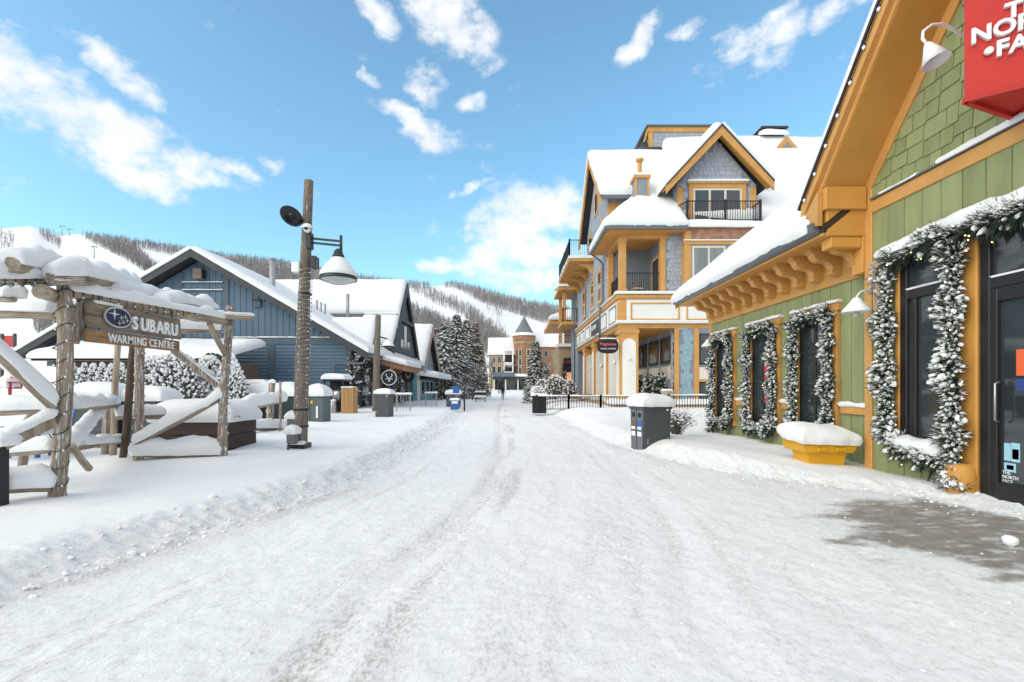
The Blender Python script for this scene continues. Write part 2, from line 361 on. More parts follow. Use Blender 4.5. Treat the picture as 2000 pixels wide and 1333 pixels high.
def log(name, p, q, r1, r2, m, parent, n=10, bend=.012):
    """tapered round timber built along its own z axis so that the grain follows it"""
    p, q = Vector(p), Vector(q); d = q - p; ln = d.length; k = max(3, int(ln / .18)); s = random.random() * 50; vs = []
    for i in range(k + 1):
        t = i / k; r = r1 + (r2 - r1) * t; ox = bend * math.sin(t * 5 + s) * ln ** .5; oy = bend * math.cos(t * 4 + s) * ln ** .5
        for j in range(n):
            a = 2 * math.pi * j / n; rr = r * (1 + .13 * (float(vn(j * .8 + s, t * ln * 2.5, 3)) - .5))
            vs.append((ox + rr * math.cos(a), oy + rr * math.sin(a), t * ln))
    f = [[i*n+j, i*n+(j+1) % n, (i+1)*n+(j+1) % n, (i+1)*n+j] for i in range(k) for j in range(n)] + [list(range(n))[::-1], [k*n+j for j in range(n)]]
    me = bpy.data.meshes.new(name); me.from_pydata(vs, [], f); me.materials.append(m); me.polygons.foreach_set('use_smooth', [True] * (len(f) - 2) + [False] * 2)
    o = bpy.data.objects.new(name, me); place(o, p, parent); o.rotation_euler = d.to_track_quat('Z', 'Y').to_euler(); return o
def text(name, s, size, org, xd, yd, m, parent, ext=.01, off=0, align='LEFT', xs=1):
    c = bpy.data.curves.new(name, 'FONT'); c.body = s; c.size = 1; c.extrude = ext / size; c.offset = off; c.align_x = align; c.resolution_u = 3
    t = bpy.data.objects.new('t', c); me = bpy.data.meshes.new_from_object(t); bpy.data.objects.remove(t)
    xd = Vector(xd).normalized(); yd = Vector(yd).normalized(); zd = xd.cross(yd)
    v = np.array([x.co[:] for x in me.vertices]) * size * np.array([xs, 1, 1]); f = [list(p.vertices) for p in me.polygons]; bpy.data.meshes.remove(me)
    M = np.array([xd[:], yd[:], zd[:]]); return mk(name, v @ M + np.array(Vector(org)[:]), f, m, parent)
def dup(o, loc, label=None, parent=None):
    c = o.copy(); COL.objects.link(c); WL[c.name] = Vector(loc)
    if parent is not None: c.parent = parent
    else: c.location = loc
    if label: c['label'] = label
    for ch in [x for x in SC.objects if x.parent == o]: dup(ch, (0, 0, 0), None, c)
    return c
def shingles(g, org, ud, vd, W, H, sw, sh, inside, th=.02, gap=.012, indiv=None):
    """courses of shingles on a wall plane; indiv(verts, faces) makes each its own object"""
    org, ud, vd = Vector(org), Vector(ud).normalized(), Vector(vd).normalized(); nd = ud.cross(vd)
    r = 0; v = 0.
    while v < H:
        u = -random.random() * sw
        while u < W:
            w = sw * random.uniform(.6, 1.35); h = sh * 1.25; dz = random.choice((0, 0, .12, -.1)) * sh
            if inside(u + w / 2, v + sh / 2) and inside(u + .02, v + sh * .5) and inside(u + w - .02, v + sh * .5):
                t2 = th * random.uniform(.8, 1.2)
                a = org + ud * (u + gap / 2) + vd * (v + dz); b = org + ud * (u + w - gap / 2) + vd * (v + dz); c = b + vd * (h - dz); d = a + vd * (h - dz)
                vs = [(a + nd * t2)[:], (b + nd * t2)[:], (c + nd * .004)[:], (d + nd * .004)[:], a[:], b[:], c[:], d[:]]
                f = [[0,1,2,3],[4,5,1,0],[1,5,6,2],[4,0,3,7]]
                if indiv: indiv(vs, f)
                else: g.add(vs, f)
            u += w
        v += sh; r += 1

# ------------------------------------------------------------------ ground and road
_YL = [-20, 3, 6, 8, 14, 30, 60, 120, 200]; _XL = [-3.8, -3.4, -2.6, -2.2, -2.3, -3.0, -4, -5, -6]
_YR = [-20, 5, 6.2, 6.6, 7.1, 8.2, 10.5, 14.4, 25, 50, 120, 200]; _XR = [5.6, 5.45, 5.15, 4.7, 4.2, 3.45, 2.75, 2.3, 2.15, 2.3, 3.2, 5]
def ground_z(X, Y, fine=True):
    X = np.asarray(X, float); Y = np.asarray(Y, float)
    wob = (fbm(Y * .6 + 3, X * .1, 21, 3) - .5) * .6
    dl = np.interp(Y, _YL, _XL) + wob - X; dr = X - np.interp(Y, _YR, _XR) - wob * np.clip((Y - 6) / 3, .15, 1)
    base = np.interp(Y, [-20, 40, 70, 120, 200, 400], [0, 0, -.15, 1.15, 2, 3])
    z = base + .02 * (fbm(X * 1.1, Y * .5, 2, 3) - .5)
    left = .17 * sst(dl / .7) + .08 * sst((dl - .3) / 3) + .10 * sst((dl - 4) / 6) + .13 * (fbm(X * .55 + 9, Y * .45, 4, 3) - .5) * sst(dl / 1.2)
    nr = np.clip((Y - 6) / 3, .5, 1)
    right = (.26 * sst(dr / .7) * (1 - .5 * sst((dr - .9) / 1.6)) * nr + .10 * (fbm(X * .6, Y * .5, 8, 3) - .5) * sst(dr / 1.2) * nr + .28 * sst((Y - 15) / 7) * sst(dr / 2))
    z = z + np.where(dl > 0, left, 0) + np.where(dr > 0, right, 0)
    if fine:
        eb = np.exp(-((dl - .25) / .38) ** 2) + .8 * np.exp(-((dr - .25) / .4) ** 2)
        n = fbm(X * 9, Y * 9, 31, 5, .72); lump = np.clip(n - .40, 0, 1)
        z = z + eb * (lump * .15 * np.clip(Y / 6, .3, 1) + .05 * (fbm(X * 26, Y * 26, 41, 2) - .5))
        road = np.clip(-dl / .5, 0, 1) * np.clip(-dr / .5, 0, 1)
        z = z + road * (.018 * (fbm(X * 5 + Y * 1.5, Y * 2.2, 51, 4, .6) - .5) + .016 * (fbm(X * 22, Y * 14, 61, 2) - .5))
        xt = np.interp(Y, [0, 2.5, 3.2, 4.4, 6.9, 10.9, 31], [-1.25, -1.08, -1.0, -.69, -.29, -.17, -.8])
        for o, a in ((0, .03), (2.2, .018), (-1.5, .012)):
            z = z - road * a * np.exp(-((X - xt - o) / .16) ** 2)
        sm = sst(dl / 1.0 - .6) + sst(dr / 1.2 - .8)
        z = z + .02 * (fbm(X * 2.5, Y * 2.5, 71, 3) - .5) * np.clip(sm, 0, 1)
    return z, dl, dr
def gz(x, y): return float(ground_z(np.array([x]), np.array([y]), False)[0][0])
xs = np.unique(np.concatenate([[-260, -180, -120, -80, -60, -45, -36, -30], np.arange(-26, -7, .35), np.arange(-7, 6.4, .035), np.arange(6.4, 26, .5), [30, 36, 45, 60, 80, 120, 180, 260]]))
ys = [-30, -20, -14, -10, -7, -5, -3, -1.5, -.5, .3, .9]; y = 1.3; 
while y < 170: ys.append(y); y += max(.026, .0085 * y)
ys.append(185); ys = np.array(ys)
GX, GY = np.meshgrid(xs, ys, indexing='ij'); GZ, DL, DR = ground_z(GX, GY)
nx, ny = GX.shape; gi = np.arange(nx * ny).reshape(nx, ny)
q = np.stack([gi[:-1, :-1], gi[1:, :-1], gi[1:, 1:], gi[:-1, 1:]], -1).reshape(-1, 4)
allv = np.stack([GX, GY, GZ], -1).reshape(-1, 3)
onroad = ((DL < .05) & (DR < .05)).reshape(-1)[q].sum(1) >= 3
xt = np.interp(GY, [0, 2.5, 3.2, 4.4, 6.9, 10.9, 31, 70], [-1.25, -1.08, -1.0, -.69, -.29, -.17, -.8, -1.2])
nst = fbm((GX - xt) * 5.5, GY * .42, 91, 5, .58); nbig = fbm(GX * .8, GY * .5, 95, 3); nfine = fbm(GX * 9, GY * 7, 97, 3)
dirt = 1.15 * np.exp(-((GX - xt) / .20) ** 2) * sst((nst - .36) / .3) + .8 * np.exp(-((GX - xt - .33) / .15) ** 2) * sst((nst - .5) / .2)
dirt += .22 * np.exp(-((GX - xt - 2.1) / .6) ** 2) * sst((nst - .48) / .25) + .5 * np.exp(-((GX - xt + 1.35) / .16) ** 2) * sst((nst - .47) / .25)
dirt += .8 * np.exp(-((DL + .12) / .14) ** 2) * sst((nbig - .42) / .2) + .55 * np.exp(-((DR + .25) / .3) ** 2) * sst((nbig - .45) / .2) * np.clip((GY - 6.5) / 2, 0, 1)
dirt = dirt * .85 + .34 * sst((nst - .54) / .2) + .15 * sst((nfine - .52) / .2)
# bare wet pavement in front of the shop door: an irregular shape of its own on the ground
ex = (GX - 5.3) / 2.3; ey = (GY - (4.62 + .05 * (GX - 5))) / 1.75
bare = sst((1.0 - np.sqrt(ex ** 2 + ey ** 2) + .85 * (fbm(GX * 1.7, GY * 3.4, 111, 7, .66) - .5)) / .24) * sst((-DR + .1) / .25)
bare *= 1 - .55 * sst((fbm(GX * 5, GY * 18, 113, 4, .65) - .56) / .16)
edge_a = np.clip(np.exp(-((DL - .22) / .42) ** 2) + np.exp(-((DR - .25) / .45) ** 2), 0, 1)
def sheet(name, sel, m, attrs):
    f = q[sel]; used = np.unique(f); rm = -np.ones(len(allv), int); rm[used] = np.arange(len(used))
    me = bpy.data.meshes.new(name); me.from_pydata(allv[used].tolist(), [], rm[f].tolist()); me.materials.append(m)
    me.polygons.foreach_set('use_smooth', [True] * len(me.polygons))
    for k, a in attrs.items():
        at = me.attributes.new(k, 'FLOAT', 'POINT'); at.data.foreach_set('value', a.reshape(-1)[used].astype(np.float32))
    o = bpy.data.objects.new(name, me); COL.objects.link(o); o['kind'] = 'structure'; WL[o.name] = Vector((0, 0, 0)); return o
def ground_mat(name, road):
    m = bpy.data.materials.new(name); m.use_nodes = True; t = m.node_tree; n = t.nodes; l = t.links; b = n['Principled BSDF']
    b.inputs['Specular IOR Level'].default_value = .25
    co = n.new('ShaderNodeTexCoord')
    def nz(s, d=6, r=.6, vec=None):
        k = n.new('ShaderNodeTexNoise'); k.inputs['Scale'].default_value = s; k.inputs['Detail'].default_value = d; k.inputs['Roughness'].default_value = r
        l.new(vec or co.outputs['Object'], k.inputs['Vector']); return k.outputs['Fac']
    def rng_(v, a, c, lo=0, hi=1):
        k = n.new('ShaderNodeMapRange'); k.inputs[1].default_value = a; k.inputs[2].default_value = c; k.inputs[3].default_value = lo; k.inputs[4].default_value = hi; l.new(v, k.inputs[0]); return k.outputs[0]
    def mix(fac, a, c):
        k = n.new('ShaderNodeMix'); k.data_type = 'RGBA'; l.new(fac, k.inputs[0])
        for i, v in ((6, a), (7, c)):
            if isinstance(v, tuple): k.inputs[i].default_value = (*v, 1)
            else: l.new(v, k.inputs[i])
        return k.outputs[2]
    M = lambda op, a, c: mth(op, a, c, nt_=t)
    col = mix(rng_(nz(1.3), .3, .7), (.82, .82, .825), (.87, .87, .873)); rough = .75
    if road:
        at = n.new('ShaderNodeAttribute'); at.attribute_name = 'dirt'; ab = n.new('ShaderNodeAttribute'); ab.attribute_name = 'bare'
        mp = n.new('ShaderNodeMapping'); mp.inputs['Scale'].default_value = (1, .55, 1); l.new(co.outputs['Object'], mp.inputs[0])
        grit = nz(34, 8, .75, mp.outputs[0]); grit2 = nz(11, 6, .7, mp.outputs[0])
        fac = M('MULTIPLY', at.outputs['Fac'], rng_(grit, .38, .62)); fac = M('MULTIPLY', fac, rng_(grit2, .3, .6, .5, 1.2))
        k = n.new('ShaderNodeMath'); k.operation = 'MULTIPLY'; k.use_clamp = True; l.new(fac, k.inputs[0]); k.inputs[1].default_value = .75
        col = mix(rng_(grit, .50, .62, 0, .38), col, (.52, .49, .46))
        col = mix(k.outputs[0], col, (.43, .385, .345))
        bare_f = M('MULTIPLY', ab.outputs['Fac'], rng_(grit2, .25, .5, .75, 1.0))
        pav = mix(rng_(nz(3.5), .35, .65), (.24, .215, .192), (.32, .292, .268))
        col = mix(bare_f, col, pav)
        rr = rng_(bare_f, 0, 1, .75, .30); l.new(rr, b.inputs['Roughness'])
        bs = .8
    else:
        b.inputs['Roughness'].default_value = rough; bs = .6
    ag = n.new('ShaderNodeAttribute'); ag.attribute_name = 'edge'
    col = mix(M('MULTIPLY', M('MULTIPLY', ag.outputs['Fac'], .55), rng_(nz(30, 8, .8), .5, .66)), col, (.42, .39, .36))
    l.new(col, b.inputs['Base Color'])
    h = M('ADD', nz(26, 8, .78), M('MULTIPLY', nz(120, 2, .6), .4)); 
    ae = n.new('ShaderNodeAttribute'); ae.attribute_name = 'edge'
    crumb = nz(15, 9, .82); h = M('ADD', M('MULTIPLY', h, .5), M('MULTIPLY', M('MULTIPLY', ae.outputs['Fac'], 1.8), crumb))
    bp = n.new('ShaderNodeBump'); bp.inputs['Strength'].default_value = bs; bp.inputs['Distance'].default_value = .02; l.new(h, bp.inputs['Height']); l.new(bp.outputs[0], b.inputs['Normal'])
    return m
road_o = sheet('road', onroad, ground_mat('packed_snow_road', True), {'dirt': dirt, 'bare': bare, 'edge': edge_a})
sheet('ground', ~onroad, ground_mat('snow_ground', False), {'edge': edge_a})
# loose clods thrown up by the plough (nobody could count them)
g = G()
for i in range(900):
    Y = 2.5 + 20 * random.random() ** 1.7; side = random.random() < .6
    X = (float(np.interp(Y, _YL, _XL)) - abs(random.gauss(.1, .3)) + .15) if side else (float(np.interp(Y, _YR, _XR)) + random.gauss(0, .28))
    if not side and Y < 5: continue
    z = float(ground_z(np.array([X]), np.array([Y]))[0][0]); r = random.uniform(.006, .022) * (1 if random.random() < .95 else 1.8)
    g.blob((X, Y, z + r * .3), (r * random.uniform(.8, 1.5), r * random.uniform(.8, 1.4), r * .8), ICO1, None, .22)
for i in range(160):
    Y = random.uniform(2.2, 9); X = random.uniform(-2.5, 4.5); z = float(ground_z(np.array([X]), np.array([Y]))[0][0]); r = random.uniform(.004, .011)
    g.blob((X, Y, z + r * .2), (r * 1.3, r * 1.2, r * .8), ICO1, None, .25)
tag(g.build('snow_clods', SNOWF, None, False, 'stuff'), 'loose clods of ploughed snow along the road edges', 'snow')
sb = G().blob((0, 0, 0), (.062, .06, .052), ICO2, None, .08); c = P(1973, 1072, 4.3); sb.v[0] += np.array([c.x, c.y, gz(c.x, c.y) + .045])
tag(sb.build('snow_lump', SNOWF, None, True), 'single round snow lump on the bare wet pavement', 'snow lump')

# ------------------------------------------------------------------ ski hill
RX = [-700, 0, 60, 110, 150, 200, 290, 400, 560, 700, 800, 850, 880, 930, 990, 1040, 1110, 1250, 1500, 2200]
RY = [430, 446, 443, 462, 460, 466, 478, 497, 517, 545, 556, 560, 556, 564, 582, 594, 604, 625, 650, 690]
def hill_z(X, Y):
    u = X / np.maximum(Y, 1) * F + CX; e = (HY - np.interp(u, RX, RY)) / F
    t = np.clip((Y - 170) / 560, 0, 1); prof = sst(t * .5 + .5 * t * t) if False else np.where(t < 1, t ** 1.15, 1)
    hz = 2.5 + e * 730 * prof
    return hz + 5 * (fbm(X * .012, Y * .012, 131, 4) - .5) * t - np.clip(Y - 740, 0, 400) * .12
hx = np.concatenate([np.arange(-1500, -800, 40), np.arange(-800, 260, 6), np.arange(260, 1500, 40)]); hy = np.concatenate([np.arange(168, 760, 7), np.arange(760, 1100, 30)])
HX, HYY = np.meshgrid(hx, hy, indexing='ij'); HZ = hill_z(HX, HYY); HZ[:, 0] = 1.2
a, b_ = HX.shape; hi = np.arange(a * b_).reshape(a, b_); hq = np.stack([hi[:-1, :-1], hi[1:, :-1], hi[1:, 1:], hi[:-1, 1:]], -1).reshape(-1, 4)
HILLS = mat('hill_snow', (.78, .785, .80), .85, .05, .02, .3, .15, spec=.15)
ho = mk('hill', np.stack([HX, HYY, HZ], -1).reshape(-1, 3), hq.tolist(), HILLS, None, True, 'structure')
def hit(px, py):
    """where a sight line meets the hill"""
    Y = np.arange(180, 760, 4.0); X = (px - CX) / F * Y; Z = CH + (HY - py) / F * Y
    k = np.where(hill_z(X, Y) >= Z)[0]
    return (X[k[0]], Y[k[0]]) if len(k) else None
def inpoly(px, py, poly):
    r = False; n = len(poly)
    for i in range(n):
        x1, y1 = poly[i]; x2, y2 = poly[(i + 1) % n]
        if (y1 > py) != (y2 > py) and px < (x2 - x1) * (py - y1) / (y2 - y1) + x1: r = not r
    return r
FOREST = [([(-60,455),(20,452),(30,475),(24,505),(-60,515)], 150, 9), ([(72,452),(108,462),(120,470),(116,492),(100,478),(82,468)], 110, 9),
 ([(158,463),(200,467),(290,480),(400,499),(560,519),(700,547),(800,558),(842,563),(842,567),(790,562),(770,564),(530,566),(400,520),(345,545),(300,542),(262,520),(225,498),(185,478)], 6500, 9),
 ([(862,562),(880,557),(930,566),(990,584),(1040,596),(1112,606),(1112,640),(1060,632),(1010,616),(960,600),(925,585),(895,567)], 2400, 8),
 ([(782,562),(830,564),(860,580),(890,595),(925,615),(945,635),(985,672),(1000,700),(940,700),(925,650),(905,622),(880,606),(850,598),(825,580),(800,572)], 900, 9),
 ([(783,598),(805,604),(835,616),(862,632),(888,652),(890,690),(783,690)], 1500, 8), ([(60,628),(110,600),(170,620),(170,690),(90,690),(75,660)], 320, 10),
 ([(905,562),(955,588),(985,620),(975,640),(945,600)], 40, 8), ([(985,700),(1030,690),(1060,720),(960,740)], 60, 7)]
RUNS = [[(262,484),(352,505),(372,520),(330,545),(300,525)]]
vs = []; fs = []
def bare(x, y, z, h, w):
    n = len(vs); a = random.random() * 6.28; w = w * .5
    for k in range(3): vs.append((x + w * math.cos(a + k * 2.1), y + w * math.sin(a + k * 2.1), z - .5))
    vs.append((x, y, z + h)); fs.extend([[n, n+1, n+3], [n+1, n+2, n+3], [n+2, n, n+3]])
    for k in range(8):
        t = random.uniform(.25, .85); an = random.random() * 6.28; ln = h * random.uniform(.22, .42) * (1.15 - t * .6); zz = z + h * t; dx, dy = math.cos(an), math.sin(an)
        m = len(vs); sx, sy = -dy * w * .5, dx * w * .5; up = random.uniform(.5, 1.1)
        vs.extend([(x + sx, y + sy, zz), (x - sx, y - sy, zz + .15), (x + dx * ln * .75, y + dy * ln * .75, zz + ln * up)]); fs.append([m, m+1, m+2])
        m = len(vs); mxp, mzp = ln * .35, ln * up * .45
        vs.extend([(x + dx * mxp + sx, y + dy * mxp + sy, zz + mzp), (x + dx * mxp - sx, y + dy * mxp - sy, zz + mzp), (x + dx * ln * .45 - sx * 3, y + dy * ln * .45 - sy * 3, zz + ln * (up + .25))]); fs.append([m, m+1, m+2])
for poly, cnt, ht in FOREST:
    xa = min(p[0] for p in poly); xb = max(p[0] for p in poly); ya = min(p[1] for p in poly); yb = max(p[1] for p in poly); c = 0; tries = 0
    while c < cnt and tries < cnt * 14:
        tries += 1; px = random.uniform(xa, xb); py = random.uniform(ya, yb)
        if not inpoly(px, py, poly) or any(inpoly(px, py, r) for r in RUNS): continue
        h = hit(px, py)
        if h is None: continue
        x, y = h; bare(x, y, float(hill_z(np.array([x]), np.array([y]))[0]), ht * random.uniform(.7, 1.35), random.uniform(.3, .5)); c += 1
tag(mk('hillside_forest', vs, fs, FORE, None, False, 'stuff'), 'leafless grey brown forest covering the ski hill', 'forest')
# chairlift towers on the left run
for i, (px, py, s, lb) in enumerate(((184, 505, 20, 'small chairlift tower beside the steep left ski run'), (121, 462, 17, 'chairlift tower on the hilltop beside the grey clump of trees'), (136, 462, 12, 'shorter chairlift tower just right of the hilltop clump'))):
    h = hit(px, py); x, y = h; z = float(hill_z(np.array([x]), np.array([y]))[0]); k = y / F; H = s * k * 1.15
    r = root('lift_tower', lb, 'lift tower', (x, y, z), 'chairlift towers on the hill')
    G().tube([(x, y, z - 1), (x, y, z + H)], [.9 * k * .8 + .2, .3], 8).build('mast', GALV, r, True)
    G().beam((x - 5 * k, y, z + H), (x + 5 * k, y, z + H), .5, .5).build('cross_arm', CHAR, r)
    for s_ in (-1, 1): G().tube([(x + s_ * 4.5 * k, y - 1.5, z + H - .4), (x + s_ * 4.5 * k, y + 1.5, z + H - .4)], .35, 8).build('sheave', CHAR, r)

# ------------------------------------------------------------------ green shop on the right
XW, XB = 5.8, 5.95                                   # front wall planes: gabled bay, set-back wing
shop = root('green_shop', 'green board shop with ochre trim, snowy roof and shingled gable', 'building', (7, 8, 0))
YC = 7.93; YE = 14.55                                # bay corner, far corner of the wing
EZ = 3.93                                            # eave
# wing: backing and boards
G().box(XB + .02, XB + 4.6, YC, YE - .02, -.4, 4.0).build('wing_core', GDARK, shop)
bw = .285; y = YC + .01
while y < YE - .1:
    y2 = min(y + bw, YE - .1); box('board', XB - .012 + random.uniform(-.004, .004), XB + .018, y + .006, y2 - .006, -.3, 3.34, GREEN, shop, .004); y = y2
box('corner_board', XB - .04, XB + .10, YE - .12, YE + .02, -.3, 3.30, ORNG, shop, .01)
box('frieze', XB - .06, XB + .02, YC + .02, YE + .06, 3.28, 3.90, ORNG, shop, .012)
box('frieze_moulding', XB - .11, XB - .05, YC + .02, YE + .08, 3.74, 3.88, ORNG, shop, .02)
box('soffit', 5.08, XB + .05, YC + .02, YE + .35, 3.89, 3.945, ORNG2, shop)
box('end_wall', XB + .01, XB + 4.6, YE - .015, YE + .005, -.3, 4.0, GREEN, shop, 0)
prof = [(0, 0), (.62, 0), (.62, -.07), (.56, -.10), (.53, -.17), (.47, -.22), (.36, -.235), (.27, -.25), (.21, -.29), (.18, -.35), (.20, -.40), (.17, -.45), (.10, -.47), (0, -.47)]
for i in range(12):
    yb = 8.12 + .545 * i
    pts = [(XB - .062 - u * .93, yb, 3.888 + w) for u, w in prof]
    br = G().prism(pts, (0, .17, 0)).build('bracket', ORNG, shop)
box('bracket_block', 5.22, 5.72, YC + .03, YC + .28, 3.70, 3.879, ORNG2, shop, .01)
# gutter and roof of the wing
G().prism([(5.06, YC + .1, 3.93), (4.98, YC + .1, 3.97), (4.94, YC + .1, 4.12), (5.10, YC + .1, 4.12), (5.10, YC + .1, 3.95)], (0, YE + .45 - YC - .1, 0)).build('gutter', GUT, shop)
RS = math.tan(R(39)); XRG = 10.2
def rz(x): return 4.08 + (x - 5.1) * RS
G().prism([(5.08, YC, rz(5.08)), (XRG, YC, rz(XRG)), (XRG, YC, rz(XRG) - .16), (5.08, YC, rz(5.08) - .13)], (0, YE + .45 - YC, 0)).build('roof', DRIP, shop)
rake = G().prism([(5.05, YE + .46, rz(5.05) - .02), (XRG, YE + .46, rz(XRG) - .02), (XRG, YE + .46, rz(XRG) - .3), (5.05, YE + .46, rz(5.05) - .22)], (0, .04, 0)).build('rake_board', ORNG, shop)
snow(((4.97, 8.2, rz(5.0) + .01), (4.97, YE + .60, rz(5.0) + .01), (XRG, YE + .60, rz(XRG)), (XRG, 8.2, rz(XRG))), .30, 'roof_snow', shop, r=.32, up=(-.35, 0, 1), amp=.22, fs=.7, over=.06, n=(70, 40))
for i in range(18):                                   # snow-guard lights along the eave
    yy = 8.25 + i * .385; b_ = G().blob((5.0, yy, 4.26), (.035, .05, .022), ICO1).tube([(5.0, yy, 4.25), (4.99, yy, 4.1)], .006, 4).build('eave_bulb', DBS, shop)
# chair rail + snow on it
def rail(y0, y1, x, z): 
    box('chair_rail', x - .05, x + .01, y0, y1, z - .14, z, ORNG, shop, .008)
    snow(((x - .07, y0, z + .001), (x - .07, y1, z + .001), (x + .0, y1, z + .001), (x + .0, y0, z + .001)), .07, 'ledge_snow', shop, amp=.5, fs=5, over=.05)
wins = [(8.80, 10.15), (10.72, 12.12), (12.86, 14.2)]; ye = YC + .1
for a_, b2 in wins: rail(ye, a_ - .06, XB - .012, 1.08); ye = b2 + .06
WT, WBT = 2.80, .58
gl_labels = ['snowy window garland above the yellow grit bin', 'snowy garland round the middle narrow window of the green shop', 'snowy garland round the narrow window nearest the shop corner']
for k, (a_, b2) in enumerate(wins):
    wn = box('window', XB - .03, XB - .012, a_ + .1, b2 - .1, WBT, WT, FRAME, shop, .004)
    for p0, p1, z0, z1 in ((a_, a_ + .14, WBT - .05, WT), (b2 - .14, b2, WBT - .05, WT), (a_ - .04, b2 + .04, WT, WT + .16), (a_ - .03, b2 + .03, WBT - .19, WBT - .05)):
        box('casing', XB - .085, XB - .005, p0, p1, z0, z1, ORNG, wn, .008)
    snow(((XB - .12, a_ - .06, WT + .161), (XB - .12, b2 + .06, WT + .161), (XB, b2 + .06, WT + .161), (XB, a_ - .06, WT + .161)), .06, 'ledge_snow', wn, amp=.4, fs=5)
    m_ = (a_ + b2) / 2
    box('pane', XB - .036, XB - .028, a_ + .24, m_ - .03, WBT + .12, WT - .12, GLASS, wn, 0)
    box('pane', XB - .036, XB - .028, m_ + .03, b2 - .24, WBT + .12, WT - .12, GLASS, wn, 0)
    box('mullion', XB - .06, XB - .026, m_ - .03, m_ + .03, WBT, WT, FRAME, wn)
    if k == 1: box('red_poster', XB - .042, XB - .038, m_ - .24, m_ - .035, 1.05, 1.95, PINK, wn, 0)
# gabled bay
SL = 1.16; YA = 4.35; ZA = 4.81 + (7.85 - YA) * SL     # rake slope, apex
def wz(y): return min(ZA, 4.81 + (7.85 - abs(y - YA) - YA) * SL)
G().prism([(XW + .02, YC, -.4), (XW + .02, YC, 4.75), (XW + .02, YA, ZA - .05), (XW + .02, 2 * YA - YC, 4.75), (XW + .02, 2 * YA - YC, -.4)], (5, 0, 0)).build('bay_core', GDARK, shop)
y = YC - .13
Y0 = 2 * YA - YC
while y > Y0 + .05:
    y2 = max(y - .31, Y0); box('board', XW - .012 + random.uniform(-.004, .004), XW + .018, y2 + .006, y - .006, -.3, 4.26, GREEN, shop, .004); y = y2
box('corner_board', XW - .035, XW + .10, YC - .13, YC + .03, -.3, 4.82, ORNG, shop, .01)
box('belt_board', XW - .04, XW + .01, Y0, YC - .131, 4.20, 4.40, ORNG, shop, .008)
G().box(XW - .075, XW - .01, Y0, YC - .14, 4.402, 4.425).build('belt_flashing', GUT, shop)
snow(((XW - .09, Y0, 4.426), (XW - .09, 6.55, 4.426), (XW - .02, 6.55, 4.426), (XW - .02, Y0, 4.426)), .075, 'ledge_snow', shop, amp=.6, fs=3)
snow(((XW - .08, 6.9, 4.426), (XW - .08, 7.6, 4.426), (XW - .02, 7.6, 4.426), (XW - .02, 6.9, 4.426)), .03, 'ledge_snow', shop, amp=.9, fs=7)
cnt = [0]; gs = G()
def one(vs_, f_):
    cnt[0] += 1
    if cnt[0] <= 300: mk('shingle', vs_, f_, GSHIN, shop)
    else: gs.add(vs_, f_)
shingles(None, (XW - .002, YC - .13, 4.42), (0, -1, 0), (0, 0, 1), YC - .13 - 3.9, 4.5, .27, .235, lambda u, v: 4.42 + v + .02 < wz(YC - .13 - u) and u > -.03, .026, .012, one)
rail(7.36, YC - .13, XW - .012, 1.51)
# roof of the bay: soffit, stepped rake boards, dark edge, snow
for sgn in (1, -1):
    dy = lambda y: YA + sgn * (y - YA)
    ytip = 8.42
    def rk(x0, x1, off, th, y1=ytip):                 # slab parallel to the rake, off above the wall line
        a0 = (dy(YA), ZA + off); a1 = (dy(y1), 4.81 + (7.85 - y1) * SL + off)
        return G().prism([(x0, a0[0], a0[1]), (x0, a1[0], a1[1]), (x0, a1[0], a1[1] + th), (x0, a0[0], a0[1] + th)], (x1 - x0, 0, 0))
    rk(5.10, XW + .03, -.02, .05, 7.95).build('soffit', ORNG2, shop)
    rk(XW - .045, XW + .0, -.27, .26, 7.80).build('wall_rake_trim', ORNG, shop)
    rk(5.08, 5.16, .0, .22).build('rake_board', ORNG, shop); rk(5.00, 5.08, .12, .26).build('rake_board', ORNG, shop)
    rk(4.97, 12, .375, .07, 8.46).build('roof_edge', DRIP, shop)
    p0 = (dy(8.50), 4.81 + (7.85 - 8.50) * SL + .45); p1 = (dy(YA), ZA + .45)
    q4 = ((4.96, *p0), (12, *p0), (12, *p1), (4.96, *p1))
    snow(q4, .16, 'roof_snow', shop, r=.2, up=(0, sgn * .5, 1), amp=.2, fs=.8, over=.03, n=(30, 40))
box('cornice_return', 5.085, XW - .05, 7.88, 8.38, 4.30, 4.66, ORNG2, shop, .01)
G().prism([(5.0, 7.96, 4.62), (5.0, 8.42, 4.22), (5.0, 8.42, 4.16), (5.0, 7.96, 4.05)], (.08, 0, 0)).build('return_fascia', ORNG, shop)
box('cornice_cap', 5.14, 6.6, 7.935, 8.30, 3.88, 4.90, ORNG2, shop, .01); box('cornice_cap', 5.72, 6.4, 7.935, 8.2, 3.28, 3.88, ORNG2, shop, .01)
# rake light string
ls = G(); bl = []
for i in range(9):
    t = .04 + i * .112; yy = 8.38 + (YA - 8.38) * t * .62; zz = 4.81 + (7.85 - yy) * SL + .30
    bl.append((4.985, yy, zz))
ls.tube(bl, .006, 4).build('light_wire', CABLE, shop)
for b in bl: 
    o = G().blob((b[0] - .01, b[1], b[2] - .02), (.022, .03, .034), ICO1).build('bulb', WS, shop); G().box(b[0]-.015, b[0]+.01, b[1]-.012, b[1]+.012, b[2], b[2]+.035).build('bulb_socket', DBS, o)
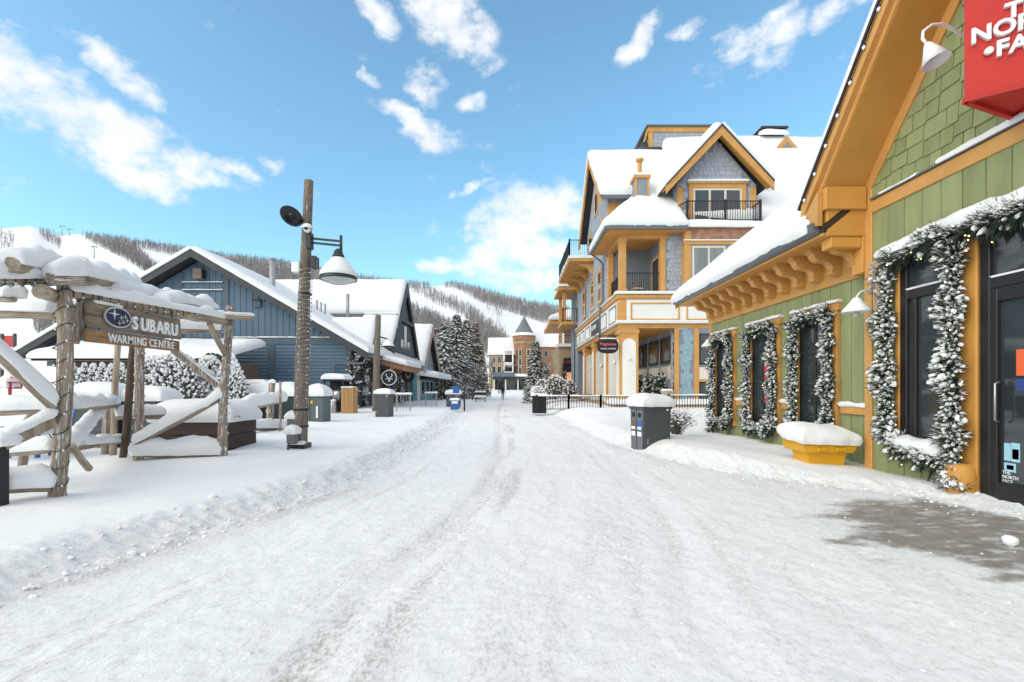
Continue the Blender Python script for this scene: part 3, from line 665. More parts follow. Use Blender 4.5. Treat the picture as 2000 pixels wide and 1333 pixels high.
# display window of the bay
wn = box('window', XW - .02, XW - .012, 6.34, 7.18, .62, 3.35, FRAME, shop, .004)
for p0, p1, z0, z1 in ((7.18, 7.26, .5, 3.4), (5.98, 6.34, -.2, 3.4)): box('casing', XW - .09, XW - .005, p0, p1, z0, z1, ORNG2, wn, .015)
for p0, p1, z0, z1 in ((7.06, 7.18, .6, 3.4), (6.34, 6.42, .6, 3.4), (6.42, 7.06, 2.68, 2.82), (6.42, 7.06, .6, .72), (6.90, 6.96, .72, 2.68)): box('sash', XW - .075, XW - .015, p0, p1, z0, z1, FRAME, wn, .008)
snow(((XW - .085, 6.45, 2.821), (XW - .085, 7.05, 2.821), (XW - .02, 7.05, 2.821), (XW - .02, 6.45, 2.821)), .018, 'ledge_snow', wn, amp=.5)
box('pane', XW - .03, XW - .022, 6.42, 6.90, .72, 2.68, GLASS, wn, 0); box('pane', XW - .03, XW - .022, 6.42, 7.06, 2.82, 3.4, GLASS, wn, 0); box('pane', XW - .03, XW - .022, 6.96, 7.06, .72, 2.68, GLASS, wn, 0)
foot = G().lathe((XW - .12, 6.15, 0), [(.05, -.1), (.13, -.02), (.17, .1), (.175, .3), (.16, .42), (.1, .45)], 18).build('post_base', ORNG2, wn, True)
# shop door
dr = box('door', XW - .02, XW - .012, 4.55, 5.92, 0, 3.38, FRAME, shop, .004)
for p0, p1, z0, z1 in ((5.83, 5.95, -.1, 3.4), (5.74, 5.83, .02, 2.58), (4.5, 4.6, -.1, 3.4), (4.6, 5.83, 2.58, 2.72), (4.6, 5.74, .02, .30), (4.6, 5.74, 2.42, 2.58), (4.6, 5.83, 3.3, 3.4)):
    box('door_frame', XW - .08, XW - .015, p0, p1, z0, z1, BLACK if z0 < 2.6 else FRAME, dr, .008)
box('pane', XW - .03, XW - .022, 4.6, 5.74, .3, 2.42, GLASS, dr, 0); box('pane', XW - .03, XW - .022, 4.6, 5.83, 2.72, 3.3, GLASS, dr, 0)
snow(((XW - .09, 4.6, 2.721), (XW - .09, 5.8, 2.721), (XW - .03, 5.8, 2.721), (XW - .03, 4.6, 2.721)), .016, 'ledge_snow', dr, amp=.5)
def sticker(x0, x1, y0, y1, m):
    ya, yb = XW * F / (x1 - CX), XW * F / (x0 - CX); k = XW / ((x0 + x1) / 2 - CX)
    return box('sticker', XW - .036, XW - .031, ya, yb, CH + (HY - y1) * k, CH + (HY - y0) * k, m, dr, 0)
sticker(1991, 2030, 682, 734, ORS); sticker(1990, 2020, 740, 764, DBS); sticker(1967, 1980, 866, 900, LBS); sticker(1981, 1998, 866, 903, LBS); sticker(1983, 1996, 878, 898, YS); sticker(1967, 1990, 905, 922, LBS); sticker(1972, 1986, 909, 918, BLUEP)
for s_, z_ in (('THE', .395), ('NORTH', .345), ('FACE', .295)): text('sticker_lettering', s_, .052, (XW - .034, 5.72, z_), (0, -1, 0), (0, 0, 1), WS, dr, .001, .02)
G().tube([(XW - .09, 5.70, 1.0), (XW - .14, 5.70, 1.02), (XW - .14, 5.70, 1.45), (XW - .09, 5.70, 1.47)], .012, 8).build('door_handle', STEEL, dr, True)

# wall lamps
def wall_lamp(x, yy, z, lab, s=1.0):
    r = root('wall_lamp', lab, 'lamp', (x, yy, z), 'white gooseneck wall lamps')
    G().lathe((x, yy, z - .02), [(.0, 0), (.055 * s, 0), (.05 * s, .03), (.0, .035)], 14, (-1, 0, 0)).build('wall_plate', WMET, r, True)
    pts = [(x, yy, z - .14 * s), (x - .05 * s, yy, z - .14 * s), (x - .07 * s, yy, z + .1 * s)]
    for i in range(9):
        t = math.pi * i / 8; pts.append((x - .07 * s - .16 * s + .16 * s * math.cos(t), yy, z + .16 * s + .15 * s * math.sin(t)))
    G().tube(pts, .014 * s, 8).build('arm', WMET, r, True)
    e = pts[-1]; cx = e[0]
    G().lathe((cx, yy, e[2] - .02), [(.02*s, .03*s), (.05*s, 0), (.075*s, -.04*s), (.17*s, -.14*s), (.205*s, -.175*s), (.2*s, -.18*s), (.15*s, -.13*s), (.04*s, -.05*s)], 22).build('shade', WMET, r, True)
    G().lathe((cx, yy, e[2] - .2 * s), [(.0, -.07*s), (.04*s, -.06*s), (.045*s, 0), (.0, .02)], 12).build('glass', LENS, r, True)
    G().lathe((cx, yy, e[2] - .02), [(0, .07*s), (.05*s, .045*s), (.1*s, -.03*s), (.19*s, -.135*s), (.205*s, -.168*s)], 22).build('snow_cap', SNOW, r, True)
wall_lamp(XW - .015, 7.62, 2.62, 'white gooseneck lamp on the corner between the two green walls')
wall_lamp(XB - .015, 14.0, 2.62, 'white gooseneck lamp at the far end of the green shop', .8)
r = root('wall_lamp', 'white cone lamp on a curved arm beside the red sign', 'lamp', (XW, 5.9, 5.7), 'white gooseneck wall lamps')
k = .5; pts = [P(1900, 75, 5.75), P(1878, 68, 5.62), P(1860, 58, 5.5), P(1840, 48, 5.4), P(1818, 50, 5.35), P(1803, 62, 5.3), P(1802, 78, 5.3), P(1812, 90, 5.3)]
pts = [P(px_, py_, 5.9 - .02 * i) for i, (px_, py_) in enumerate(((1895, 66), (1878, 67), (1860, 57), (1840, 47), (1820, 49), (1803, 62), (1802, 76), (1812, 88)))]
pts[0].x = XW
G().tube(pts, .018, 8).build('arm', WMET, r, True)
ax = (P(1830, 122, 5.7) - pts[-1]).normalized()
G().lathe(pts[-1], [(.03, -.02), (.05, .02), (.065, .06), (.145, .25), (.14, .25), (.06, .07)], 22, ax).build('shade', WMET, r, True)
G().lathe(pts[-1] + ax * .05, [(.0, .14), (.055, .12), (.05, 0)], 12, ax).build('bulb', LENS, r, True)

# red wedge sign
A_, B_, C_ = Vector((4.9, 5.27, 0)), Vector((5.78, 4.67, 0)), Vector((5.78, 5.60, 0))
sg = root('shop_sign', 'red wedge-shaped shop sign with white raised letters on the gable', 'sign', (5.5, 5.2, 4.5))
z0, z1 = 4.53, 6.9
def up(v, z): return (v.x, v.y, z)
G().prism([up(A_, z0), up(B_, z0), up(C_, z0)], (0, 0, z1 - z0)).build('box', RED, sg)
fd = (B_ - A_).normalized(); nf = Vector((-fd.y, fd.x, 0)); nf = nf if nf.y < 0 else -nf
for a_, b2 in ((A_, B_), (A_, C_)): G().beam(up(a_, z0 - .02), up(b2, z0 - .02), .05, .05).build('lower_rim', RED, sg)
G().beam(up(A_ * .35 + B_ * .65, z0 - .03), up(C_ * .95 + B_ * .05, z0 - .03), .03, .03).build('brace', REDD, sg)
def onface(px, py):
    d = Vector(((px - CX) / F, 1, 0)); o = A_ + nf * .02
    t = o.dot(nf) / d.dot(nf); return Vector((d.x * t, t, CH + (HY - py) / F * t))
for s_, px, py, sz in (('THE', 1962, 40, .40), ('NORTH', 1895, 88, .40), ('FACE', 1944, 112, .40)):
    text('lettering', s_, sz * .56, onface(px, py), fd, (0, 0, 1), WS, sg, .02, .03, xs=.98)
G().lathe(onface(1931, 101) , [(.0, .03), (.035, .03), (.04, 0)], 14, nf).build('full_stop', WS, sg)

# ------------------------------------------------------------------ garlands
def garland(label, paths, wall_x, rad, dens=70, top=None, lights=0, cat='garland', face=(-1, 0, 0), name='garland', snowy=.85, group='snowy garlands'):
    """paths: list of polylines of 3-D points; tufts with snow on every tip"""
    gn, gs_, lt = G(), G(), []
    fx = Vector(face)
    allp = [p for pl in paths for p in pl]; lo = min(p[2] for p in allp)
    rt = root(name, label, cat, (allp[0][0], allp[0][1], lo), group)
    for pl in paths:
        for i in range(len(pl) - 1):
            a, b = Vector(pl[i]), Vector(pl[i + 1]); d = b - a; ln = d.length; dn = d.normalized(); sd_ = dn.cross(fx).normalized()
            horiz = abs(dn.z) < .5
            for k in range(int(ln * dens)):
                t = random.random(); an = random.uniform(-1.5, 1.5); rr = rad * random.uniform(.6, 1.15) * (1 + .25 * math.sin(t * ln * 9 + i))
                od = (fx * math.cos(an) + sd_ * math.sin(an)); base = a + d * t + od * rr * .25
                tip = base + od * rr * .8 + Vector((0, random.uniform(-.02, .02), -rr * random.uniform(.1, .35)))
                for j in range(9):
                    jd = Vector((random.gauss(0, 1), random.gauss(0, 1), random.gauss(0, 1))).normalized(); e = tip + (od * .75 + jd * .75) * rr * .56
                    s_ = jd.cross(od).normalized() * .009; m_ = base + (tip - base) * random.random()
                    gn.add([(m_ - s_)[:], (m_ + s_)[:], e[:]], [[0, 1, 2]])
                for j in range(5):
                    jd = Vector((random.gauss(0, 1), random.gauss(0, 1), random.gauss(.5, .8))).normalized(); e = tip + (od * .7 + jd * .7) * rr * .42; s_ = jd.cross(od).normalized() * .012; m_ = tip - od * rr * .12
                    if not (horiz and od.z < -.2): gs_.add([(m_ - s_)[:], (m_ + s_)[:], e[:]], [[0, 1, 2]])
                sn = snowy * .72
                if horiz and od.z < -.2: sn = snowy * .35
                if top and base.z > top: sn *= .55
                if random.random() < sn:
                    ax = (od + Vector((0, 0, -.25)) + dn * random.uniform(-.5, .5)).normalized(); ay = ax.orthogonal().normalized(); az = ax.cross(ay)
                    L_ = rr * random.uniform(.2, .42); w_ = L_ * random.uniform(.42, .70)
                    gs_.blob((tip + od * rr * .12 + Vector((0, 0, w_ * .45)))[:], (L_, w_, w_ * .85), ICO1, np.array([ax[:], ay[:], az[:]]), .3)
                if random.random() < lights: lt.append(tip + od * rr * .3)
            if horiz: gn.tube([a, b], rad * .45, 6)
            else: gn.tube([a, b], rad * .40, 6)
    gn.build('sprigs', NEEDD, rt, False, 'stuff'); gs_.build('snow_tips', SNOWF, rt, False, 'stuff')
    if lt:
        g_ = G()
        for p in lt: g_.blob(p[:], (.009, .009, .009), ICO1)
        g_.build('fairy_lights', WARM, rt, False, 'stuff')
    return rt
for k, (a_, b2) in enumerate(wins):
    x = XB - .13; e = .12; zt, zb = WT - .02, WBT - .02
    gl = garland(gl_labels[k], [[(x, a_ + e, zb), (x, a_ + e, zt), (x, b2 - e, zt), (x, b2 - e, zb)], [(x, b2 - e + .05, zb - .1), (x, a_ + e - .05, zb - .1)]], XB, .115, 300, WT - .1, .012)
    if k == 2: garland('dark bundle of lights hanging below the far window garland', [[(x, b2 - .1, .35), (x, b2 - .1, .08)]], XB, .12, 60, snowy=.3, name='light_bundle', cat='lights', group=None)
x = XW - .13
bg_ = garland('snow-capped garland framing the display window beside the shop door', [[(x, 7.28, .60), (x - .02, 7.33, 1.6), (x, 7.35, 3.25)], [(x, 7.4, 3.28), (x - .05, 6.4, 3.38), (x - .05, 5.4, 3.36), (x - .05, 4.4, 3.36)], [(x - .03, 6.20, 3.3), (x - .03, 6.22, 1.6), (x - .03, 6.18, .15)], [(x, 7.2, .62), (x - .04, 6.7, .50), (x, 6.3, .46)]], XW, .125, 320, 3.0, .025)
snow(((x - .17, 4.4, 3.46), (x - .15, 7.42, 3.37), (x + .12, 7.42, 3.40), (x + .12, 4.4, 3.48)), .19, 'snow_cap', bg_, amp=.35, fs=3, over=.05, n=(60, 10))
snow(((x - .16, 6.32, .52), (x - .18, 7.1, .56), (x + .08, 7.1, .60), (x + .08, 6.32, .56)), .16, 'snow_cap', bg_, amp=.4, fs=5, over=.05, n=(30, 12))
bow = G()
for j in range(5):
    a_ = j * 1.25 + .3; bow.tube([(x - .14, 7.38, 3.22), (x - .18, 7.38 + .07 * math.cos(a_), 3.22 + .07 * math.sin(a_)), (x - .15, 7.38 + .12 * math.cos(a_ + .4), 3.22 + .12 * math.sin(a_ + .4)), (x - .14, 7.38, 3.21)], [.02, .045, .04, .02], 6)
for dy_, dz_ in ((-.10, -.42), (-.03, -.62), (.05, -.35)): bow.beam((x - .15, 7.38, 3.2), (x - .17, 7.38 + dy_, 3.2 + dz_), .01, .075, (1, 0, 0))
bow.build('burlap_bow', BURL, bg_)
G().tube([(x + .05, 6.42, .5), (x, 6.44, .3), (x - .02, 6.52, .12), (x - .03, 6.62, .10), (x, 6.6, .2), (x + .03, 6.5, .42)], .012, 6).build('power_cord', CABLE, bg_, True)

# yellow grit bin below the third window
gb = root('grit_bin', 'yellow plastic grit bin heaped with snow against the green wall', 'bin', (5.1, 8.05, 0))
X0, X1, Y0_, Y1_ = 4.80, 5.56, 7.95, 8.50
def frust(x0, x1, y0, y1, z0, z1, ex, ey):
    v = [(x0+ex, y0+ey, z0), (x1-ex, y0+ey, z0), (x1-ex, y1-ey, z0), (x0+ex, y1-ey, z0), (x0, y0, z1), (x1, y0, z1), (x1, y1, z1), (x0, y1, z1)]
    return G().add(v, [[3,2,1,0],[4,5,6,7],[0,1,5,4],[1,2,6,5],[2,3,7,6],[3,0,4,7]])
frust(X0 + .06, X1 - .06, Y0_ + .05, Y1_ - .05, -.1, .36, .06, .04).build('tub', YELL, gb)
frust(X0 - .06, X1 + .06, Y0_ - .05, Y1_ + .05, .34, .45, .05, .04).build('lid_rim', YELL, gb)
frust(X0 - .05, X1 + .05, Y0_ - .04, Y1_ + .04, .449, .56, -.0, -.0).build('lid', YELL, gb)
for xx in (4.95, 5.25): box('lid_handle', xx, xx + .16, Y0_ - .075, Y0_ - .03, .37, .43, YELL, gb, .01)
snow(((X0 - .10, Y0_ - .08, .50), (X1 + .09, Y0_ - .08, .47), (X1 + .07, Y1_ + .05, .56), (X0 - .08, Y1_ + .05, .56)), .30, 'snow_cap', gb, r=.28, amp=.3, fs=2, over=.07, n=(30, 20))

# ------------------------------------------------------------------ helpers for buildings facing the camera or the street
def window_front(parent, x0, x1, Y, z0, z1, fm=CREAM, gm=GLASSL, cols=1, rows=1, fr=.07, cas=None, cw=.12, name='window', snowh=0):
    """window on a wall that faces the camera (plane y=Y)"""
    w = box(name, x0, x1, Y - .03, Y + .01, z0, z1, fm, parent, .005)
    dx = (x1 - x0 - fr) / cols; dz = (z1 - z0 - fr) / rows
    for i in range(cols):
        for j in range(rows): box('pane', x0 + fr + i * dx, x0 + (i + 1) * dx, Y - .036, Y - .03, z0 + fr + j * dz, z0 + (j + 1) * dz, gm if (i + j) % 2 == 0 or gm is GLASS else gm, w, 0)
    if cas:
        for a, b, c, d in ((x0 - cw, x0, z0, z1 + cw), (x1, x1 + cw, z0, z1 + cw), (x0, x1, z1, z1 + cw)): box('casing', a, b, Y - .06, Y, c, d, cas, w, .01)
        box('head', x0 - cw - .08, x1 + cw + .08, Y - .12, Y, z1 + cw, z1 + cw + .12, cas, w, .01)
    if snowh: snow(((x0 - cw - .1, Y - .2, z1 + cw + .121), (x1 + cw + .1, Y - .2, z1 + cw + .121), (x1 + cw + .1, Y, z1 + cw + .121), (x0 - cw - .1, Y, z1 + cw + .121)), snowh, 'ledge_snow', w)
    return w
def window_side(parent, X, y0, y1, z0, z1, sgn=-1, fm=CREAM, gm=GLASS, cas=None, cw=.1, rows=1):
    """window on a street wall (plane x=X); sgn: outward direction"""
    w = box('window', min(X, X + sgn * .03), max(X, X + sgn * .03), y0, y1, z0, z1, fm, parent, .005)
    h = (z1 - z0 - .08) / rows
    for j in range(rows): box('pane', min(X + sgn * .03, X + sgn * .037), max(X + sgn * .03, X + sgn * .037), y0 + .08, y1 - .08, z0 + .08 + j * h, z0 + (j + 1) * h, gm, w, 0)
    if cas:
        for a, b, c, d in ((y0 - cw, y0, z0 - cw, z1 + cw), (y1, y1 + cw, z0 - cw, z1 + cw), (y0, y1, z1, z1 + cw), (y0, y1, z0 - cw, z0)): box('casing', min(X, X + sgn * .06), max(X, X + sgn * .06), a, b, c, d, cas, w, .01)
    return w
def railing(parent, p, q, z0, z1, m=BLACK, step=.12, posts=True, name='railing', picket=.012, post=.05, mid=()):
    p, q = Vector((*p, 0)), Vector((*q, 0)); d = q - p; n = max(2, int(d.length / step)); dn = d.normalized()
    rl = G().beam(p + Vector((0, 0, z1)), q + Vector((0, 0, z1)), .05, .045).beam(p + Vector((0, 0, z0 + .08)), q + Vector((0, 0, z0 + .08)), .035, .035).build(name, m, parent)
    for i in range(1, n):
        a = p + d * i / n; G().box(a.x - picket, a.x + picket, a.y - picket, a.y + picket, z0 + .08, z1).build('picket', m, rl)
    for t in ((0, 1) if posts else ()) + tuple(mid) if posts else mid:
        a = p + d * t; G().box(a.x - post, a.x + post, a.y - post, a.y + post, z0 - .05, z1 + .08).build('post', m, rl)
    return rl

# ------------------------------------------------------------------ grey shingled inn
inn = root('grey_inn', 'three-storey grey shingled inn with ochre trim and snowy steep roofs', 'building', (10, 32, 0))
XI, YI = 5.75, 26.0; T0 = .55
ZB, ZB2 = 4.63, 6.42                                 # band between the storeys
box('terrace', XI - .4, 24, YI - .6, 44, -.4, T0, STONE, inn, .02)
snow(((XI - .5, YI - .7, T0 + .002), (24, YI - .7, T0 + .002), (24, YI + 1.2, T0 + .002), (XI - .5, YI + 1.2, T0 + .002)), .25, 'terrace_snow', inn, amp=.3, fs=.8, n=(50, 10))
# pillars with arched insets
def pillar(y0, w=1.02, dep=.9):
    p = box('pillar', XI, XI + w, y0, y0 + dep, T0, ZB - .02, ORNG, inn, .02)
    zc = ZB - .95; arch = lambda c0, hw: [(c0 - hw, T0 + .35), (c0 + hw, T0 + .35)] + [(c0 + hw * math.cos(t), zc + hw * math.sin(t)) for t in np.linspace(0, math.pi, 13)]
    G().prism([(a, y0 - .012, b) for a, b in arch(XI + w / 2, w * .36)], (0, .05, 0)).build('arched_panel', WHITE, p)
    G().prism([(XI - .012, a, b) for a, b in arch(y0 + dep / 2, dep * .37)], (.05, 0, 0)).build('arched_panel', WHITE, p)
    box('plinth', XI - .06, XI + w + .06, y0 - .06, y0 + dep + .06, T0 - .05, T0 + .25, WHITE, p, .02)
    box('capital', XI - .05, XI + w + .05, y0 - .05, y0 + dep + .05, ZB - .32, ZB - .12, ORNG, p, .03)
    G().blob((XI + w / 2, y0 - .06, 2.95), (.11, .09, .09), ICO2).build('sconce', WMET, p, True)
for yy in (26.0, 29.7, 34.2, 38.6): pillar(yy)
# band (white parapet with ochre panels)
box('band', XI - .05, 12.0, YI - .05, YI + .5, ZB + .22, ZB2 - .28, WHITE, inn, .02)
box('band', XI - .05, XI + .45, YI + .5, 43, ZB + .22, ZB2 - .28, WHITE, inn, .02)
box('beam', XI - .02, 12.0, YI - .02, YI + .5, ZB - .04, ZB + .20, ORNG, inn, .02); box('beam', XI - .02, XI + .4, YI + .5, 43, ZB - .04, ZB + .20, ORNG, inn, .02)
box('ledge', XI - .22, 12.0, YI - .22, YI + .5, ZB + .201, ZB + .30, WHITE, inn, .03); box('ledge', XI - .22, XI + .4, YI + .5, 43, ZB + .201, ZB + .30, WHITE, inn, .03)
snow(((XI - .22, YI - .22, ZB + .301), (12, YI - .22, ZB + .301), (12, YI - .06, ZB + .301), (XI - .22, YI - .06, ZB + .301)), .07, 'ledge_snow', inn, n=(40, 8))
box('cornice', XI - .18, 12.0, YI - .18, YI + .5, ZB2 - .28, ZB2 - .04, ORNG, inn, .05); box('cornice', XI - .18, XI + .4, YI + .5, 43, ZB2 - .28, ZB2 - .04, ORNG, inn, .05)
box('cornice_cap', XI - .28, 12.0, YI - .28, YI + .5, ZB2 - .04, ZB2 + .03, WHITE, inn, .02); box('cornice_cap', XI - .28, XI + .4, YI + .5, 43, ZB2 - .04, ZB2 + .03, WHITE, inn, .02)
snow(((XI - .28, YI - .28, ZB2 + .031), (12, YI - .28, ZB2 + .031), (12, YI + .2, ZB2 + .031), (XI - .28, YI + .2, ZB2 + .031)), .09, 'ledge_snow', inn, n=(40, 10))
box('corner_post', XI - .075, XI + .35, YI - .075, YI + .35, ZB + .30, ZB2 - .28, ORNG, inn, .01)
def panel_f(x0, x1, z0, z1, w=.09):
    p = box('panel', x0 + w, x1 - w, YI - .062, YI - .05, z0 + w, z1 - w, WHITE, inn, 0)
    for a, b, c, d in ((x0, x1, z0, z0 + w), (x0, x1, z1 - w, z1), (x0, x0 + w, z0 + w, z1 - w), (x1 - w, x1, z0 + w, z1 - w)): box('panel_frame', a, b, YI - .085, YI - .05, c, d, ORNG, p, .01)
def panel_s(y0, y1, z0, z1, w=.09):
    p = box('panel', XI - .062, XI - .05, y0 + w, y1 - w, z0 + w, z1 - w, WHITE, inn, 0)
    for a, b, c, d in ((y0, y1, z0, z0 + w), (y0, y1, z1 - w, z1), (y0, y0 + w, z0 + w, z1 - w), (y1 - w, y1, z0 + w, z1 - w)): box('panel_frame', XI - .085, XI - .05, a, b, c, d, GUT, p, .01)
panel_f(6.32, 8.95, 5.0, 5.95); panel_f(9.3, 11.7, 5.0, 5.95)
for a in (26.6, 29.3, 35.6, 38.3, 41): panel_s(a, a + 1.9, 5.0, 5.95)
bs = box('band_sign', XI - .11, XI - .055, 31.6, 34.8, 4.95, 5.95, CHAR, inn, .01)
text('lettering', 'KITCHEN', .42, (XI - .115, 34.5, 5.42), (0, -1, 0), (0, 0, 1), WS, bs, .005, .01); G().lathe((XI - .115, 34.2, 5.25), [(0, .02), (.16, .01), (.16, 0)], 12, (-1, 0, 0)).build('red_spot', REDD, bs)
box('arcade_ceiling', XI, 12, YI + .4, 43, ZB - .05, ZB - .03, ORNG2, inn, 0)
# gallery wall inside the arcade (faces the street) and front wall right of it
XG = 8.7
box('gallery_wall', XG, XG + .3, YI + .15, 43, T0, ZB - .04, GREYB, inn, 0)
for a, b in ((26.75, 28.3), (28.9, 30.7), (31.4, 33.2), (34.2, 36.5), (37.5, 40)):
    window_side(inn, XG - .005, a, b, 2.85, 4.15, -1, FRAME, GLASS, CHAR, .1); box('cream_panel', XG - .03, XG - .004, a - .1, b + .1, 1.9, 2.6, CREAM, inn, 0)
g = G()
for a in (26.4, 28.6, 31.05, 33.7): shingles(g, (XG - .002, a + .25, T0), (0, -1, 0), (0, 0, 1), .5, ZB - T0 - .1, .25, .22, lambda u, v: u > -.02 and u < .5, .02)
g.build('gallery_shingles', GREY, inn, False, 'stuff')
box('front_wall', XG, 24, YI, YI + .3, T0, ZB - .045, GREYB, inn, 0)
box('post', XG - .02, XG + .22, YI - .08, YI + .05, T0, ZB - .05, ORNG, inn, .01); box('post', 9.72, 9.98, YI - .08, YI + .05, T0, ZB - .05, ORNG, inn, .01)
BLSH = mat('pale_blue_shingle', (.25, .36, .43), .8, .12, 4, .2, 50)
g = G(); shingles(g, (XG + .22, YI - .002, T0), (1, 0, 0), (0, 0, 1), .78, ZB - T0 - .1, .3, .26, lambda u, v: -.05 < u < .8, .02); g.build('blue_shingles', BLSH, inn, False, 'stuff')
window_front(inn, 10.0, 13.2, YI - .005, 2.65, 4.3, FRAME, GLASS, 2, 1); box('cream_panel', 9.98, 13.3, YI - .06, YI - .006, 1.85, 2.5, CREAM, inn, .01)
window_front(inn, 10.0, 13.2, YI - .005, T0 + .1, 1.72, FRAME, GLASS, 3, 1, name='lower_window'); box('sill', 9.98, 13.3, YI - .1, YI - .006, 1.72, 1.84, ORNG, inn, .01)
# second storey: corner porch
ZE = 9.75
X2 = 8.15; YP = 29.2
box('porch_floor', XI - .1, X2 + .3, YI - .1, YP, ZB2 - .2, ZB2 + .015, ORNG2, inn, 0)
box('porch_back_wall', XI, X2 + .2, YP, YP + .2, ZB2, ZE, GREYB, inn, 0)
box('porch_side_wall', X2, X2 + .2, YI + .3, YP, ZB2, ZE, GREYB, inn, 0)
window_side(inn, X2 - .005, 26.9, 28.2, ZB2 + .1, ZB2 + 2.3, -1, CREAM, GLASS, ORNG, .12)
box('porch_ceiling', 5.0, X2, YI - .6, YP, ZE - .16, ZE - .13, ORNG2, inn, 0)
for xx, yy in ((XI + .0, YI + .0), (XI + .0, YP - .25)): 
    p = box('porch_post', xx, xx + .36, yy, yy + .36, ZB2 + .03, ZE - .35, ORNG, inn, .015); box('capital', xx - .05, xx + .41, yy - .05, yy + .41, ZE - .55, ZE - .35, ORNG, p, .02); box('base', xx - .04, xx + .40, yy - .04, yy + .40, ZB2 + .03, ZB2 + .3, ORNG, p, .02)
box('porch_beam', XI - .02, X2 + .3, YI - .02, YI + .36, ZE - .36, ZE - .12, ORNG, inn, .015); box('porch_beam', XI - .02, XI + .36, YI + .36, YP, ZE - .36, ZE - .12, ORNG, inn, .015)
box('porch_post', X2 - .22, X2 + .06, YI - .03, YI + .3, ZB2 + .03, ZE - .2, ORNG, inn, .01)
railing(inn, (XI + .36, YI + .15), (X2 - .22, YI + .15), ZB2 + .08, ZB2 + 1.15, posts=False); railing(inn, (XI + .15, YI + .36), (XI + .15, YP - .25), ZB2 + .08, ZB2 + 1.15, posts=False)
ch = root('balcony_chair', 'small snow-dusted wooden chair on the inn corner balcony', 'chair', (7.0, 27.2, ZB2 + .015))
for a in (-.25, .22):
    for b in (-.22, .22): G().box(7.0 + a, 7.04 + a, 27.2 + b, 27.24 + b, ZB2 + .015, ZB2 + (.55 if b < 0 else 1.0)).build('leg', LOG, ch)
box('seat', 6.74, 7.27, 26.96, 27.47, ZB2 + .42, ZB2 + .47, LOG, ch)
for i in range(3): box('back_slat', 6.74, 7.27, 27.42, 27.46, ZB2 + .56 + i * .15, ZB2 + .66 + i * .15, LOG, ch)
snow(((6.74, 26.96, ZB2 + .471), (7.27, 26.96, ZB2 + .471), (7.27, 27.4, ZB2 + .471), (6.74, 27.4, ZB2 + .471)), .08, 'snow_cap', ch)
# second storey front wall with shingles and bay window
box('front_wall', X2, 24, YI + .02, YI + .3, ZB2, ZE + .3, GREYB, inn, 0)
g = G(); shingles(g, (X2 + .06, YI + .018, ZB2 + .05), (1, 0, 0), (0, 0, 1), 1.2, ZE - ZB2 - .2, .25, .23, lambda u, v: 0 < u < 1.2 and v < 3.1, .032, .02)
XBY = 9.1; YB = YI - .45
box('bay', XBY, 13.6, YB, YI + .3, ZB2 - .1, ZE + .1, GREYB, inn, 0)
box('bay_corner', XBY - .03, XBY + .3, YB - .03, YI, ZB2 + .03, ZE - .1, ORNG, inn, .01); box('bay_corner', 13.3, 13.63, YB - .03, YI, ZB2 + .03, ZE - .1, ORNG, inn, .01)
window_front(inn, XBY + .36, 11.2, YB - .005, 7.0, 8.85, CREAM, GLASSL, 2, 1, .1); window_front(inn, 11.4, 13.2, YB - .005, 7.0, 8.85, CREAM, GLASSL, 2, 1, .1)
box('bay_head', XBY - .06, 13.66, YB - .06, YB, 8.92, 9.12, ORNG, inn, .01)
snow(((XBY - .1, YB - .14, 9.121), (13.7, YB - .14, 9.121), (13.7, YB - .02, 9.121), (XBY - .1, YB - .02, 9.121)), .06, 'ledge_snow', inn, n=(30, 8))
g2 = G(); shingles(g2, (XBY, YB - .002, 9.2), (1, 0, 0), (0, 0, 1), 4.5, .55, .22, .17, lambda u, v: 0 < u < 4.5 and v < .6, .02); g2.build('red_shingles', REDSH, inn, False, 'stuff')
shingles(g, (XBY - .002, YI, ZB2 + .05), (0, -1, 0), (0, 0, 1), .45, 3.2, .25, .23, lambda u, v: 0 < u < .45, .032, .02)
# hip roof over the porch
e0, e1 = Vector((4.9, 25.3, ZE)), Vector((9.15, 25.3, ZE)); e2 = Vector((4.9, 30.2, ZE)); hp = Vector((7.9, 28.9, 13.0)); hp2 = Vector((9.4, 28.9, 13.0))
G().prism([(4.95, 25.35, ZE - .12), (9.15, 25.35, ZE - .12), (9.15, 30.2, ZE - .12), (4.95, 30.2, ZE - .12)], (0, 0, .1)).build('porch_soffit', ORNG2, inn)
for a, b in (((4.9, 25.3), (9.15, 25.3)), ((4.9, 25.3), (4.9, 30.2))): G().beam((*a, ZE), (*b, ZE), .14, .2).build('gutter', GUT, inn)
hr = G(); hr.add([e0[:], e1[:], hp2[:], hp[:], e2[:], (7.9, 30.6, 13.0)], [[0, 1, 2, 3], [4, 0, 3, 5]]); hr.build('hip_roof', CHAR, inn)
snow((e0 + Vector((-.05, -.05, .06)), e1 + Vector((.05, -.05, .06)), hp2, hp), .42, 'roof_snow', inn, r=.5, up=(0, -.5, 1), amp=.15, fs=.6, over=.02, n=(40, 40))
snow((e0 + Vector((-.05, -.05, .06)), hp, (7.9, 30.6, 13.0), e2 + Vector((-.05, 0, .06))), .40, 'roof_snow', inn, r=.5, up=(-.5, 0, 1), amp=.15, fs=.6, over=.02, n=(40, 40))
